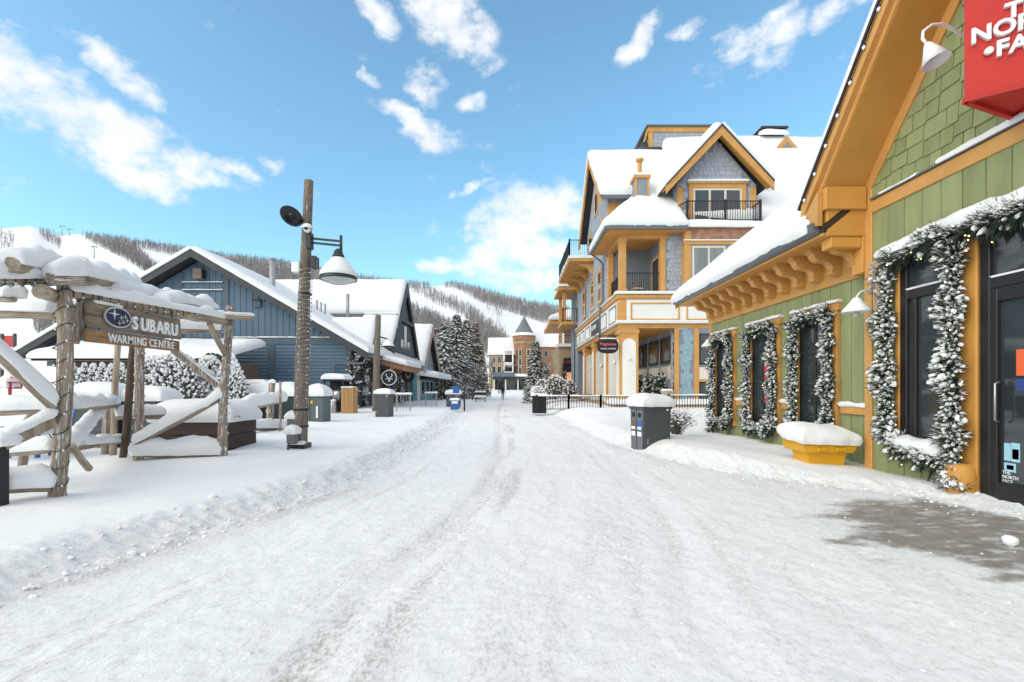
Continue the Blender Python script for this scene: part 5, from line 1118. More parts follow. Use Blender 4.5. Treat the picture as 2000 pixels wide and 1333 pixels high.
# ------------------------------------------------------------------ far buildings down the street
kf = 120 / F
def FX(px): return (px - CX) * kf
def FZ(py): return CH + (HY - py) * kf
tw = root('brick_hotel', 'far brick hotel with a round corner tower and pointed slate cone', 'building', (3, 122, 1))
tx, ty = FX(1024), 122; tr = 20 * kf
G().lathe((tx, ty, 0), [(tr, -1), (tr, FZ(668)), (tr * 1.12, FZ(664)), (tr * 1.15, FZ(655)), (0, FZ(655))], 8).build('tower', BRICK, tw)
G().lathe((tx, ty, 0), [(tr * 1.16, FZ(655.5)), (tr * .5, FZ(634)), (tr * .04, FZ(616))], 16).build('cone_roof', SLATE, tw)
G().lathe((tx, ty, 0), [(tr * 1.2, FZ(655.5)), (tr * 1.16, FZ(653)), (tr * .78, FZ(646)), (tr * .7, FZ(645))], 16).build('roof_snow', SNOW, tw, True)
G().lathe((tx, ty, 0), [(tr * 1.03, FZ(672)), (tr * 1.08, FZ(671)), (tr * 1.08, FZ(668)), (tr * 1.03, FZ(667))], 8).build('cornice', TAN, tw)
for row in (690, 708, 725):
    for dx in (-8, 8):
        w = box('window', tx + dx * kf - .45, tx + dx * kf + .45, ty - tr - .05, ty - tr + .25, FZ(row) - .9, FZ(row) + 1.0, CREAM, tw, 0); box('pane', tx + dx * kf - .33, tx + dx * kf + .33, ty - tr - .07, ty - tr - .05, FZ(row) - .75, FZ(row) + .85, GLASS, w, 0)
def wing(x0, x1, zt, Y, m, roofh, dep=9):
    w = box('wing', FX(x0), FX(x1), Y, Y + dep, -1, zt, m, tw, 0)
    snow(((FX(x0) - .4, Y - .5, zt), (FX(x1) + .4, Y - .5, zt), (FX(x1) + .4, Y + dep / 2, zt + roofh), (FX(x0) - .4, Y + dep / 2, zt + roofh)), .5, 'roof_snow', w, up=(0, -.3, 1), n=(16, 12)); return w
w1 = wing(955, 1004, FZ(693), 121, TAN, 4.5); wing(1044, 1100, FZ(676), 123, BRICK, 6)
for row in (703, 722):
    for px in (964, 975): window_front(w1, FX(px) - .5, FX(px) + .5, 121, FZ(row) - .8, FZ(row) + .8, CREAM, GLASS)
for row in (684, 711, 729):
    b = box('balcony_slab', FX(984), FX(1003), 118.8, 121, FZ(row + 3), FZ(row), WHITE, tw, .02); snow(((FX(984), 118.7, FZ(row)), (FX(1003), 118.7, FZ(row)), (FX(1003), 121, FZ(row)), (FX(984), 121, FZ(row))), .3, 'snow_cap', b, n=(8, 8))
for px in (984.5, 1001.5): box('balcony_post', FX(px) - .16, FX(px) + .16, 118.8, 119.1, 1, FZ(684), WHITE, tw, 0)
box('balcony_recess', FX(986), FX(1001), 120.7, 120.95, FZ(735), FZ(690), FRAME, tw, 0)
for row in (684, 690, 718): 
    for i in range(7): box('balcony_picket', FX(985 + i * 2.6) - .05, FX(985 + i * 2.6) + .05, 118.85, 118.95, FZ(row), FZ(row - 7), CREAM, tw, 0)
for px in (1056, 1068, 1084):
    for row in (690, 712): window_front(tw, FX(px) - .5, FX(px) + .5, 122.95, FZ(row) - .8, FZ(row) + .8, CREAM, GLASS)
box('chimney', FX(986), FX(993), 124, 125.5, FZ(690), FZ(670), BRICK, tw, .02)
pc = root('carriage_porch', 'low snow-roofed entrance porch at the far end of the street', 'porch', (0, 112, 1.2))
box('porch_roof', -4.4, 3.8, 110, 116, 3.3, 4.0, CHAR, pc, .03); snow(((-4.6, 109.8, 4.0), (4.0, 109.8, 4.0), (4.0, 116, 4.0), (-4.6, 116, 4.0)), .6, 'snow_cap', pc, n=(20, 12))
for xx in (-4.2, -1.6, 1.2, 3.4): box('porch_post', xx, xx + .3, 110.2, 110.5, .4, 3.3, CREAM, pc, .01)
box('glass_front', -4.2, 3.6, 113, 113.1, .4, 3.3, GLASS, pc, 0); box('blue_awning', -4.4, .6, 109.2, 109.6, 3.9, 4.9, mat('slate_awning', (.10, .14, .19), .6), pc, .05)
# tan stone building right of the street
ks = 52 / F; sx = lambda px: (px - CX) * ks; sz = lambda py: CH + (HY - py) * ks
st = root('stone_inn', 'tan stone building with arched ground floor and ochre corner balcony', 'building', (7, 54, 0))
XA_ = sx(1092)
box('ground_floor', XA_, 14, 52, 60, -.3, sz(676), STONE, st, .02); box('upper_wall', XA_ + 1.4, 14, 53.5, 60, sz(676), sz(630), TAN, st, 0)
G().prism([(sx(1098), 51.98, 0)] + [(sx(1112) + 14 * ks * math.cos(t), 51.98, sz(716) + 14 * ks * math.sin(t)) for t in np.linspace(math.pi, 0, 13)] + [(sx(1126), 51.98, 0)], (0, .05, 0)).build('arch_opening', FRAME, st)
for i in range(13):
    t = math.pi * i / 12; c = Vector((sx(1112) + 16 * ks * math.cos(t), 51.96, sz(716) + 16 * ks * math.sin(t))); d = Vector((math.cos(t), 0, math.sin(t))); G().obox(c, d, (0, 1, 0), d.cross(Vector((0, 1, 0))), .17, .06, .13, .01).build('voussoir', STONE, st)
asn = box('arch_sign', sx(1100), sx(1124), 51.7, 51.85, sz(714), sz(700), BLACK, st, .02); text('lettering', 'COPPER', .3, (sx(1112), 51.69, sz(709)), (1, 0, 0), (0, 0, 1), REDD, asn, .004, .01, 'CENTER')
box('glow_window', sx(1107), sx(1126), 51.88, 51.96, sz(750), sz(728), emis('shop_glow', (.9, .38, .18), .35), st, 0)
box('balcony_slab', XA_ - .3, 14, 51.6, 53.5, sz(678), sz(672), WHITE, st, .02); railing(st, (XA_, 51.9), (XA_ + 4, 51.9), sz(672), sz(656), step=.16)
for px in (1092, 1124): box('balcony_post', sx(px), sx(px) + .28, 51.8, 52.08, sz(672), sz(634), ORNG, st, .01)
box('eave', XA_ - 1.1, 14, 50.8, 60, sz(636), sz(628), ORNG, st, .03)
snow(((XA_ - 1.3, 50.6, sz(628)), (14, 50.6, sz(628)), (14, 56, sz(586)), (XA_ + 3, 56, sz(590))), .5, 'roof_snow', st, up=(0, -.4, 1), n=(24, 16))
window_front(st, XA_ + 2.0, XA_ + 3.8, 53.48, sz(672), sz(648), CREAM, GLASSL, 2, 1)

# ------------------------------------------------------------------ log gateway on the left
def Q(px, py, X=-5.0):                                # point on a wall plane x = X
    Y = X * F / (px - CX); return Vector((X, Y, CH + (HY - py) / F * Y))
gw = root('log_gateway', 'weathered log entrance frame heaped with snow and wrapped in lights', 'gateway', (-5.3, 7, .1))
def wrap(a, b, r, turns, parent, snowy=False, m=CABLE):
    a, b = Vector(a), Vector(b); d = (b - a); dn = d.normalized(); u = dn.orthogonal().normalized(); v = dn.cross(u); n = turns * 10
    pts = [a + d * i / n + (u * math.cos(i * .628) + v * math.sin(i * .628)) * (r + .006) + dn * .02 * math.sin(i * 1.3) for i in range(n + 1)]
    G().tube(pts, .0055, 4).build('light_wire', m, parent)
    if snowy: logsnow(a, b, .01, .01, parent)
    g_ = G()
    for i in range(0, n, 4): g_.blob(pts[i][:], (.012, .012, .016), ICO1)
    g_.build('light_bulbs', SNOWF, parent, False, 'stuff')
pA0, pA1 = Q(113, 1000), Q(128, 528); pB0, pB1 = Q(434, 910, -4.95), Q(447, 598, -4.95)
pa = log('front_post', pA0, pA1, .083, .068, LOGS, gw, 12); pb = log('front_post', pB0, pB1, .078, .062, LOGS, gw, 12)
wrap(pA0 + Vector((0, 0, .15)), pA1, .08, 13, gw); wrap(pB0 + Vector((0, 0, .2)), pB1, .074, 15, gw, m=GALV)
pC0, pC1 = P(268, 915, 7.7), P(275, 655, 7.7); log('rear_post', pC0, pC1, .07, .065, LOGS, gw); wrap(pC0 + Vector((0, 0, .3)), pC1, .07, 13, gw, m=GALV)
log('rear_post', P(218, 900, 8.4), P(232, 655, 8.4), .055, .045, LOG, gw); log('rear_post', P(238, 903, 8.0), P(263, 668, 8.0), .055, .06, mat('dark_log', (.10, .07, .05), .9, .3, 5, .5, stretch=(5, 5, .5)), gw); log('rear_post', P(206, 900, 8.6), P(208, 800, 8.6), .06, .055, LOGS, gw)
def L_(name, a, b, r1, r2=None, s=None, m=LOG, sh=.10, over=.03):
    o = log(name, a, b, r1, r2 or r1, m, gw)
    if s:
        up_ = Vector((0, 0, r1 * .55)); logsnow(Vector(a) + up_, Vector(b) + up_, s, sh, gw, .55, over=over)
    return o
# beams
bm_ = (Q(126, 572), Q(446, 628)); L_('tie_beam', *bm_, .07, .065, .18, sh=.13, over=.03); wrap(*bm_, .07, 24, gw)
L_('top_log', P(22, 520, 4.7), P(118, 538, 5.6), .075, .07, .21, sh=.18, over=.04)
L_('top_log', P(80, 572, 5.0), P(118, 580, 5.75), .08, .075, m=LOG)
L_('top_log', P(96, 545, 5.05), P(158, 545, 5.35), .07, .068, .20, m=LOGS, sh=.17, over=.04)
L_('purlin', P(150, 541, 5.4), P(262, 566, 7.3), .07, .05, .22, sh=.2, over=.05)
L_('purlin', P(215, 572, 6.3), P(352, 594, 8.6), .06, .05, .28, sh=.2, over=.05); L_('purlin', P(312, 598, 7.2), P(350, 592, 8.0), .045, .045, .3, sh=.16)
L_('purlin', P(330, 590, 8.2), P(412, 605, 9.6), .06, .055, .3, sh=.2, over=.05)
L_('cross_log', Q(443, 618, -4.9), Q(443, 618, -4.9) + Vector((.25, .35, .02)), .06, .055, .13, sh=.05)
L_('cross_log', P(345, 645, 8.8), P(432, 648, 9.2), .06, .055, .2, sh=.14); L_('cross_log', P(-30, 548, 4.6), P(95, 548, 5.3), .058, .055, .24, m=LOGS, sh=.17, over=.05); wrap(P(-10, 548, 4.7), P(92, 548, 5.28), .058, 5, gw)
L_('cross_log', P(-30, 612, 6.2), P(112, 616, 6.0), .07, .06, .26, sh=.2, over=.05); L_('cross_log', P(-30, 582, 5.6), P(30, 584, 5.2), .05, .03, .2, sh=.15)
# braces and rails
L_('brace', P(-30, 672, 4.7), P(105, 795, 5.3), .045, .045, .17, sh=.17); L_('rail', P(-40, 806, 5.2), P(106, 801, 5.4), .04, .035, .17, sh=.13)
G().beam(P(4, 868, 4.9), P(104, 822, 5.3), .06, .13).build('brace', LOG, gw); logsnow(P(4, 856, 4.9), P(104, 810, 5.3), .14, .09, gw, .5)
L_('rail', P(-30, 890, 5.7), P(108, 878, 5.7), .04, .035, .2, sh=.16); L_('rail', P(-20, 958, 5.0), P(100, 952, 5.3), .055, .05, .26, sh=.22, over=.05)
log('rear_post', P(43, 925, 6.0), P(48, 845, 6.0), .045, .05, LOG, gw); log('brace', P(20, 870, 6.0), P(62, 808, 6.0), .04, .04, LOG, gw)
L_('rail', P(132, 800, 5.6), P(222, 790, 8.3), .035, .04, .2, sh=.14); L_('brace', P(133, 878, 5.6), P(206, 792, 8.2), .04, .04, .17, sh=.13); log('brace', P(138, 872, 5.55), P(174, 915, 5.95), .036, .04, LOG, gw)
L_('rail', P(150, 872, 6.0), P(236, 864, 8.4), .04, .04, .2, sh=.12); L_('rail', P(226, 815, 8.2), P(322, 812, 8.7), .06, .06, .22, sh=.16)
L_('brace', P(260, 870, 7.65), P(434, 776, 8.4), .045, .045, .19, sh=.16); L_('rail', P(258, 890, 7.65), P(436, 888, 8.4), .038, .036, .34, sh=.25, over=.05)
G().beam(P(338, 683, 8.0), P(434, 760, 8.42), .05, .11).build('brace', LOGS, gw); logsnow(P(338, 678, 8.0), P(434, 754, 8.42), .1, .03, gw, .5); L_('knee_brace', P(408, 632, 8.0), P(441, 694, 8.42), .045, .045, m=LOG); G().beam(P(165, 590, 5.7), P(140, 668, 5.55), .05, .14).build('knee_brace', LOGS, gw)
# sign on the gateway
sgn = root('warming_sign', 'two-plank hanging wooden sign reading Subaru Warming Centre', 'sign', (-4.9, 6.4, 1.95))
ya_, yb_ = 5.62, 7.2; XF = -4.90
b1 = box('upper_plank', XF - .05, XF, ya_, yb_, 2.255, 2.41, SIGNW, sgn, .012); b1b = box('upper_plank', XF - .05, XF, ya_, yb_ + .02, 2.115, 2.252, SIGNW, sgn, .012); b2_ = box('lower_plank', XF - .05, XF, ya_ - .02, yb_ - .02, 1.935, 2.09, SIGNO, sgn, .012)
for i, c in enumerate('SUBARU'):
    text('letter', c, .235, (XF + .006, 6.26 + i * .142, 2.16), (0, 1, 0), (0, 0, 1), SNOWF, sgn, .018, .022, xs=.86)
xw = 5.90
for wd in ('WARMING', 'CENTRE'):
    for c in wd:
        adv = {'W': .125, 'M': .108, 'I': .042}.get(c, .085); text('letter', c, .145, (XF + .004, xw, 1.962), (0, 1, 0), (0, 0, 1), WS, sgn, .005, .014, xs=.84); xw += adv
    xw += .05
ec = Vector((XF + .012, 6.02, 2.27)); ell = lambda a, b, n=32: [(0, a * math.cos(t), b * math.sin(t)) for t in np.linspace(0, 2 * math.pi, n + 1)[:-1]]
em = G().prism([ec + Vector(p) for p in ell(.205, .128)], (.02, 0, 0)).build('emblem', SILV, sgn); G().prism([ec + Vector((.021, 0, 0)) + Vector(p) for p in ell(.185, .11)], (.004, 0, 0)).build('emblem_field', NAVYE, em)
def star(cy, cz, a, b): return [ec + Vector((.026, cy + r_ * a * math.cos(t), cz + r_ * b * math.sin(t))) for t, r_ in ((0, 1), (.785, .2), (1.571, 1), (2.356, .2), (3.142, 1), (3.927, .2), (4.712, 1), (5.498, .2))]
G().prism(star(-.075, .035, .095, .075), (.008, 0, 0)).build('star', SILV, em)
for cy, cz in ((.03, -.0), (.09, .02), (.12, -.025), (.06, -.05), (.0, -.07)): G().prism(star(cy, cz, .042, .034), (.008, 0, 0)).build('star', SILV, em)
for yy in (5.8, 7.05): G().tube([(XF - .025, yy, 1.95), (XF - .025, yy, 2.52)], .008, 5).build('hanger', CABLE, sgn)
snow(((XF - .06, ya_ + .1, 2.41), (XF + .0, ya_ + .1, 2.41), (XF + .0, ya_ + .5, 2.41), (XF - .06, ya_ + .5, 2.41)), .035, 'snow_cap', sgn)
bp_ = root('black_post', 'black square post at the left edge, capped with snow', 'post', P(2, 1000, 4.9)); q_ = P(-4, 758, 4.9); box('shaft', q_.x - .06, q_.x + .06, 4.84, 4.96, 0, .83, BLACK, bp_, .008); snow(((q_.x - .1, 4.8, .83), (q_.x + .14, 4.8, .83), (q_.x + .14, 5.0, .83), (q_.x - .1, 5.0, .83)), .14, 'snow_cap', bp_)

# ------------------------------------------------------------------ lamp pole
lp = root('lamp_pole', 'tall leaning timber lamp pole with bell lamp, dish and wrapped lights', 'lamp post', P(585, 878, 9.7))
p0, p1 = P(585, 895, 9.7), P(603, 353, 9.7)
log('pole', p0, p1, .145, .085, POLEM, lp, 16, .006); pm = p0 + (p1 - p0) * .08; pt_ = p0 + (p1 - p0) * .68; wrap(pm, pt_, .13, 40, lp, m=GALV)
base = G().box(p0.x - .17, p0.x + .17, 9.52, 9.88, .0, .30, .01).build('base_sleeve', BLACK, lp); logsnow((p0.x - .17, 9.56, .30), (p0.x + .17, 9.56, .30), .12, .06, lp)
for z in (.62, .95, 3.25): G().lathe((p0.x + (p1.x - p0.x) * z / 5.4, 9.7, z), [(.15 - .01 * z, 0), (.16 - .01 * z, .0), (.16 - .01 * z, .04), (.15 - .01 * z, .04)], 16).build('band', BLACK, lp)
a0, a1 = P(607, 466, 9.68), P(668, 472, 9.68)
br_ = box('arm_bracket', a0.x - .06, a0.x + .03, 9.6, 9.76, P(0, 488, 9.7).z, P(0, 456, 9.7).z, DKGRN, lp, .01)
G().beam(a0, a1, .045, .035).build('arm_bar', DKGRN, lp); G().beam(a0 - Vector((0, 0, .085)), a1 - Vector((0, 0, .085)), .045, .035).build('arm_bar', DKGRN, lp)
lt = Vector((P(666, 0, 9.68).x, 9.68, 0)); G().tube([(lt.x, lt.y, P(0, 461, 9.7).z), (lt.x, lt.y, P(0, 492, 9.7).z)], .028, 10).build('drop_tube', DKGRN, lp, True)
zt_ = P(0, 489, 9.7).z; lx = P(661, 0, 9.68).x
G().lathe((lx, 9.68, zt_), [(.03, .02), (.075, -.02), (.10, -.10), (.115, -.11), (.115, -.15), (.09, -.16), (.085, -.25), (.12, -.27)], 20).build('lamp_neck', DKGRN, lp, True)
sh = G().lathe((lx, 9.68, zt_), [(.1, -.19), (.13, -.22), (.22, -.32), (.31, -.46), (.355, -.57), (.36, -.60), (.34, -.60), (.30, -.48), (.2, -.33)], 28).build('lamp_shade', DKGRN, lp, True)
G().lathe((lx, 9.68, zt_), [(.115, -.16), (.15, -.20), (.25, -.31), (.34, -.44), (.36, -.50), (.35, -.53)], 28).build('snow_cap', SNOW, lp, True); G().lathe((lx, 9.68, zt_ - .60), [(.34, .01), (.28, -.03), (.15, -.075), (.0, -.09)], 24).build('lamp_lens', LENS, lp, True)
dc = P(568, 424, 9.5); G().lathe(dc, [(0, -.05), (.10, -.045), (.19, -.01), (.225, .03), (.215, .035), (.12, -.01), (0, -.02)], 28, (.62, -.55, .25)).build('dish', BLACK, lp, True)
G().tube([dc + Vector((.02, -.02, 0)), dc + Vector((.14, .0, -.02)), P(594, 432, 9.65)], .025, 8).lathe(dc + Vector((.03, -.03, .01)), [(.0, .06), (.05, .05), (.06, 0)], 10, (.62, -.55, .25)).build('dish_arm', BLACK, lp, True)
cm = P(600, 447, 9.5); G().blob(cm[:], (.07, .08, .085), ICO2).build('camera_housing', WMET, lp, True); G().lathe(cm + Vector((0, 0, .02)), [(.105, -.02), (.1, .01), (.07, .06), (0, .085)], 16).build('camera_hood', SNOW, lp, True); G().blob((cm + Vector((0, -.055, -.01)))[:], (.04, .04, .04), ICO2).build('camera_lens', BLACK, lp, True)
for px0, px1, py0, py1, m in ((573, 588, 514, 534, WMET), (610, 620, 502, 525, CHAR)): a = P(px0, py1, 9.65); b = P(px1, py0, 9.65); box('junction_box', a.x, b.x, 9.55, 9.75, a.z, b.z, m, lp, .01)
G().tube([P(619, 525, 9.6), P(619, 495, 9.6)], .006, 5).build('aerial', GALV, lp)
for px0, px1, py0, py1, dy in ((559, 576, 818, 835, .1), (570, 588, 845, 865, -.16)):
    a = P(px0, py1, 9.6); b = P(px1, py0, 9.6); o = box('outlet_box', a.x, b.x, 9.5 + dy, 9.66 + dy, a.z, b.z, PLASTL, lp, .03); snow(((a.x - .02, 9.48 + dy, b.z), (b.x + .02, 9.48 + dy, b.z), (b.x + .02, 9.68 + dy, b.z), (a.x - .02, 9.68 + dy, b.z)), .17, 'snow_cap', o, n=(10, 10))
G().tube([P(570, 840, 9.5), P(566, 860, 9.4), P(561, 885, 9.35)], .022, 6).build('conduit', CHAR, lp)
# second pole
s2 = root('timber_pole', 'thin timber pole behind the small grey litter bin', 'pole', P(735, 800, 21)); a, b = P(733, 803, 21), P(739, 616, 21); log('shaft', a, b, .16, .12, POLEM, s2, 12, .005)
G().beam(P(740, 658, 21), P(756, 662, 21), .06, .06).build('arm', BLACK, s2); G().lathe(P(758, 672, 21), [(.05, .2), (.1, .1), (.28, -.12), (.0, -.14)], 14).build('lamp_shade', BLACK, s2, True); G().lathe(P(758, 672, 21), [(.0, .24), (.12, .12), (.29, -.1)], 14).build('snow_cap', SNOW, s2, True)

# ------------------------------------------------------------------ litter bins
def litter_bin(lab, x, y, th, L=.68, Wd=.5, H=1.0, z=None, snowh=.3, holes=True, name='litter_bin'):
    z = gz(x, y) - .06 if z is None else z; c, s = math.cos(R(th)), math.sin(R(th)); u = Vector((c, s, 0)); v = Vector((-s, c, 0)); o = Vector((x, y, z))
    r = root(name, lab, 'bin', o, 'grey litter bins')
    arc = [(L * .5 + L * .5 * math.cos(t), H + .09 * math.sin(t)) for t in np.linspace(0, math.pi, 11)]
    bd = G().prism([o + u * a + Vector((0, 0, b)) for a, b in [(.02, 0), (L - .02, 0)] + arc], v * Wd).build('body', PLAST, r)
    big = [(L * .5 + (L * .5 + .03) * math.cos(t), H + .01 + .10 * math.sin(t)) for t in np.linspace(0, math.pi, 11)]; inn_ = [(a, b - .035) for a, b in big[::-1]]
    G().prism([o - v * .02 + u * a + Vector((0, 0, b)) for a, b in big + inn_], v * (Wd + .04)).build('hood_rim', PLAST, r)
    G().prism([o - v * .012 + u * a + Vector((0, 0, b)) for a, b in ((.06, .05), (L - .06, .05), (L - .06, H - .08), (.06, H - .08))], v * .013).build('door_panel', PLAST, r)
    G().lathe(o + u * (L - .1) - v * .012 + Vector((0, 0, H - .04)), [(0, .012), (.024, .012), (.026, 0)], 12, -v).build('badge', WS, r); G().obox(o + u * .08 - v * .015 + Vector((0, 0, .25)), u, v, (0, 0, 1), .008, .01, .06).build('hinge', STEEL, r); G().obox(o + u * (L - .08) - v * .015 + Vector((0, 0, .3)), u, v, (0, 0, 1), .012, .012, .02).build('lock', STEEL, r)
    if holes:
        for k, (t, m1) in enumerate(((.14, BLUEP), (.36, BRS))):
            e = o + v * (t * Wd / .5); G().obox(e - u * .004 + Vector((0, 0, H * .5)), v, u, (0, 0, 1), .10, .012, H * .5 - .03, .004).build('stream_panel', PLASTL, r)
            G().lathe(e - u * .0 + Vector((0, 0, H - .15)), [(0, .02), (.06, .02), (.06, 0)], 14, -u).build('opening', BLACK, r)
            G().obox(e - u * .018 + Vector((0, 0, H - .39)), v, u, (0, 0, 1), .075, .004, .12).build('label', m1, r); G().obox(e - u * .023 + Vector((0, 0, H - .44)), v, u, (0, 0, 1), .07, .004, .03).build('label_text', WS, r); G().obox(e - u * .022 + Vector((0, 0, H - .57)), v, u, (0, 0, 1), .07, .004, .05).build('label_text', WS, r)
    zz = Vector((0, 0, H + .05)); e = .05; snow((o - u * e - v * e + zz, o + u * (L + e) - v * e + zz, o + u * (L + e) + v * (Wd + e) + zz, o - u * e + v * (Wd + e) + zz), snowh, 'snow_cap', r, r=.32, over=.05, n=(22, 22))
    return r
litter_bin('dark grey two-slot recycling bin with snow cap by the green shop', 2.88, 10.6, 20, .70, .52, .97)
p = P(733, 815, 20); litter_bin('small dark grey litter bin in front of the thin timber pole', p.x, 20, -8, .60, .5, .95, gz(p.x, 20) - .05, .24)
p = P(138, 895, 9.3); litter_bin('grey arched bin behind the left log rails', p.x, 9.3, 3, .78, .6, 1.22, -.05, .3, False); p = P(222, 895, 9.3); litter_bin('grey arched bin half hidden by the rear gateway posts', p.x, 9.5, 3, .72, .6, 1.15, -.05, .3, False)
p = P(871, 792, 31); litter_bin('distant grey bin beside the blue street sign', p.x, 31, 0, .9, .6, .75, gz(p.x, 31), .3, False)
# ------------------------------------------------------------------ things in front of the lodge
pl = root('wooden_planter', 'dark brown plank planter mounded with snow behind the gateway', 'planter', (-5.9, 9.4, .1))
for (x0, x1, y0, y1) in ((-6.55, -5.28, 8.95, 9.0), (-5.28, -5.23, 8.95, 9.95), (-6.55, -5.28, 9.9, 9.95), (-6.6, -6.55, 8.95, 9.95)):
    for j in range(3): box('plank', x0, x1, y0, y1, .0 + j * .265, .255 + j * .265, BROWN, pl, .006)
box('soil', -6.55, -5.28, 9.0, 9.9, .3, .7, BROWN, pl, 0); snow(((-6.7, 8.9, .78), (-5.15, 8.9, .78), (-5.15, 10.0, .78), (-6.7, 10.0, .78)), .42, 'snow_cap', pl, r=.42, amp=.25, fs=1.2, over=.08, n=(36, 30))
tw_ = G()
for i in range(40): c = Vector((-5.22 + random.gauss(0, .05), 9.05 + random.gauss(0, .06), .82 + random.random() * .08)); d = Vector((random.gauss(0, .05), random.gauss(0, .05), random.gauss(0, .05))); tw_.add([c[:], (c + d)[:], (c + Vector((0, .01, .03)))[:]], [[0, 1, 2]])
tw_.build('greenery', mat('fresh_green', (.05, .14, .03), .7, .2), pl, False, 'stuff')
def cab(name, lab, cat, px0, px1, pyb, pyt, Y, dep, m, snowh, grp=None):
    a = P(px0, pyb, Y); b = P(px1, pyt, Y); r = root(name, lab, cat, (a.x, Y, a.z)); box('body', a.x, b.x, Y, Y + dep, a.z - .25, b.z, m, r, .015); box('lid', a.x - .02, b.x + .02, Y - .02, Y + dep + .02, b.z, b.z + .04, m, r, .01)
    if snowh: snow(((a.x - .05, Y - .06, b.z + .041), (b.x + .05, Y - .06, b.z + .041), (b.x + .05, Y + dep, b.z + .041), (a.x - .05, Y + dep, b.z + .041)), snowh, 'snow_cap', r, r=snowh * .9, over=.06, n=(26, 18))
    return r, a, b
r, a, b = cab('utility_cabinet', 'grey green utility cabinet with yellow warning label beside the lamp pole', 'cabinet', 595, 631, 830, 776, 16.3, .7, CABIN, .42)
box('warning_label', a.x + .2, a.x + .28, 16.28, 16.3, b.z - .22, b.z - .12, YELL, r, 0); box('door_seam', a.x + .17, a.x + .18, 16.288, 16.3, a.z, b.z, BLACK, r, 0); G().obox((a.x + .42, 16.285, a.z + .42), (1, 0, 0), (0, 1, 0), (0, 0, 1), .03, .008, .2).build('snow_streak', SNOW, r)
cab('dumpster', 'dark green dumpster under a wide snow mound behind the rail fence', 'dumpster', 478, 576, 828, 776, 17.5, 1.2, DGRN, .5)
cab('storage_bench', 'dark storage box with thick snow top against the lodge wall', 'box', 445, 515, 790, 752, 23, .8, CHAR, .22); r, a, b = cab('grey_counter', 'dark hut counter with snow cap behind the cone shrub', 'hut', 383, 425, 790, 760, 18, .9, CHAR, .4)
g1 = root('barbecue_smoker', 'black smoker grill under a snowy hood beside the lodge', 'grill', P(650, 806, 22)); a = P(632, 806, 22); b = P(671, 745, 22)
for xx in (a.x, b.x - .08):
    for yy in (22, 22.8): box('frame_post', xx, xx + .06, yy, yy + .06, a.z - .2, b.z, BLACK, g1, .005)
box('hood', a.x - .05, b.x + .05, 21.95, 22.9, b.z, b.z + .1, BLACK, g1, .02); snow(((a.x - .08, 21.9, b.z + .1), (b.x + .08, 21.9, b.z + .1), (b.x + .08, 22.95, b.z + .1), (a.x - .08, 22.95, b.z + .1)), .25, 'snow_cap', g1, n=(18, 14)); box('back_panel', a.x, b.x, 22.8, 22.86, a.z - .1, b.z, BLACK, g1, 0)
G().lathe((a.x + .55, 22.35, 0), [(.0, .75), (.25, .78), (.27, 1.15), (.2, 1.3), (0, 1.34)], 18).build('kettle', STEEL, g1, True); box('shelf', a.x, b.x, 22.05, 22.8, .72, .77, BLACK, g1, .005)
for dx, lb in ((.16, 'left'), (.5, 'right')):
    c = root('metal_keg', ('steel canister at the left below the smoker hood' if dx < .3 else 'steel canister at the right below the smoker hood'), 'canister', (a.x + dx, 21.9, .1)); G().lathe((a.x + dx, 21.85, .1), [(0, 0), (.13, 0), (.14, .05), (.14, .6), (.12, .66), (0, .68)], 16).build('drum', STEEL, c, True); G().blob((a.x + dx, 21.85, .82), (.13, .13, .08), ICO2, None, .05).build('snow_cap', SNOW, c, True)
sb_ = root('slatted_box', 'tall box clad in fresh cedar slats by the lodge corner', 'box', P(678, 812, 21.8)); a = P(666, 815, 21.8); b = P(690, 757, 21.8); n = 7; w = (b.x - a.x) / n
for i in range(n): box('slat', a.x + i * w + .004, a.x + (i + 1) * w - .004, 21.8, 21.83, a.z - .1, b.z, CEDAR, sb_, .003)
for i in range(5): box('slat', b.x, b.x + .03, 21.83 + i * .1, 21.925 + i * .1, a.z - .1, b.z, CEDAR, sb_, .003)
box('core', a.x + .01, b.x - .01, 21.831, 22.33, a.z - .1, b.z - .02, BARK, sb_, 0); snow(((a.x, 21.8, b.z - .01), (b.x, 21.8, b.z - .01), (b.x, 22.3, b.z - .01), (a.x, 22.3, b.z - .01)), .05, 'snow_cap', sb_)
rf = root('rail_fence', 'short rustic log rail fence between gateway and lamp pole', 'fence', P(520, 845, 13)); gw_ = gw; gw = rf
L_('rail', P(462, 800, 11.6), P(552, 785, 13.4), .06, .05, .28, sh=.26, over=.06); L_('rail', P(480, 838, 12.2), P(566, 838, 13.8), .055, .05, .3, sh=.22, over=.05)
log('post', P(527, 850, 13.2), P(531, 748, 13.2), .09, .085, LOGS, rf); snow((P(525, 748, 13.1), P(538, 748, 13.1), P(538, 748, 13.35), P(525, 748, 13.35)), .1, 'snow_cap', rf, n=(8, 8)); log('post', P(546, 846, 12.9), P(548, 745, 12.9), .035, .03, LOGS, rf); log('brace', P(533, 838, 13.3), P(522, 800, 13.2), .05, .05, LOG, rf); gw = gw_
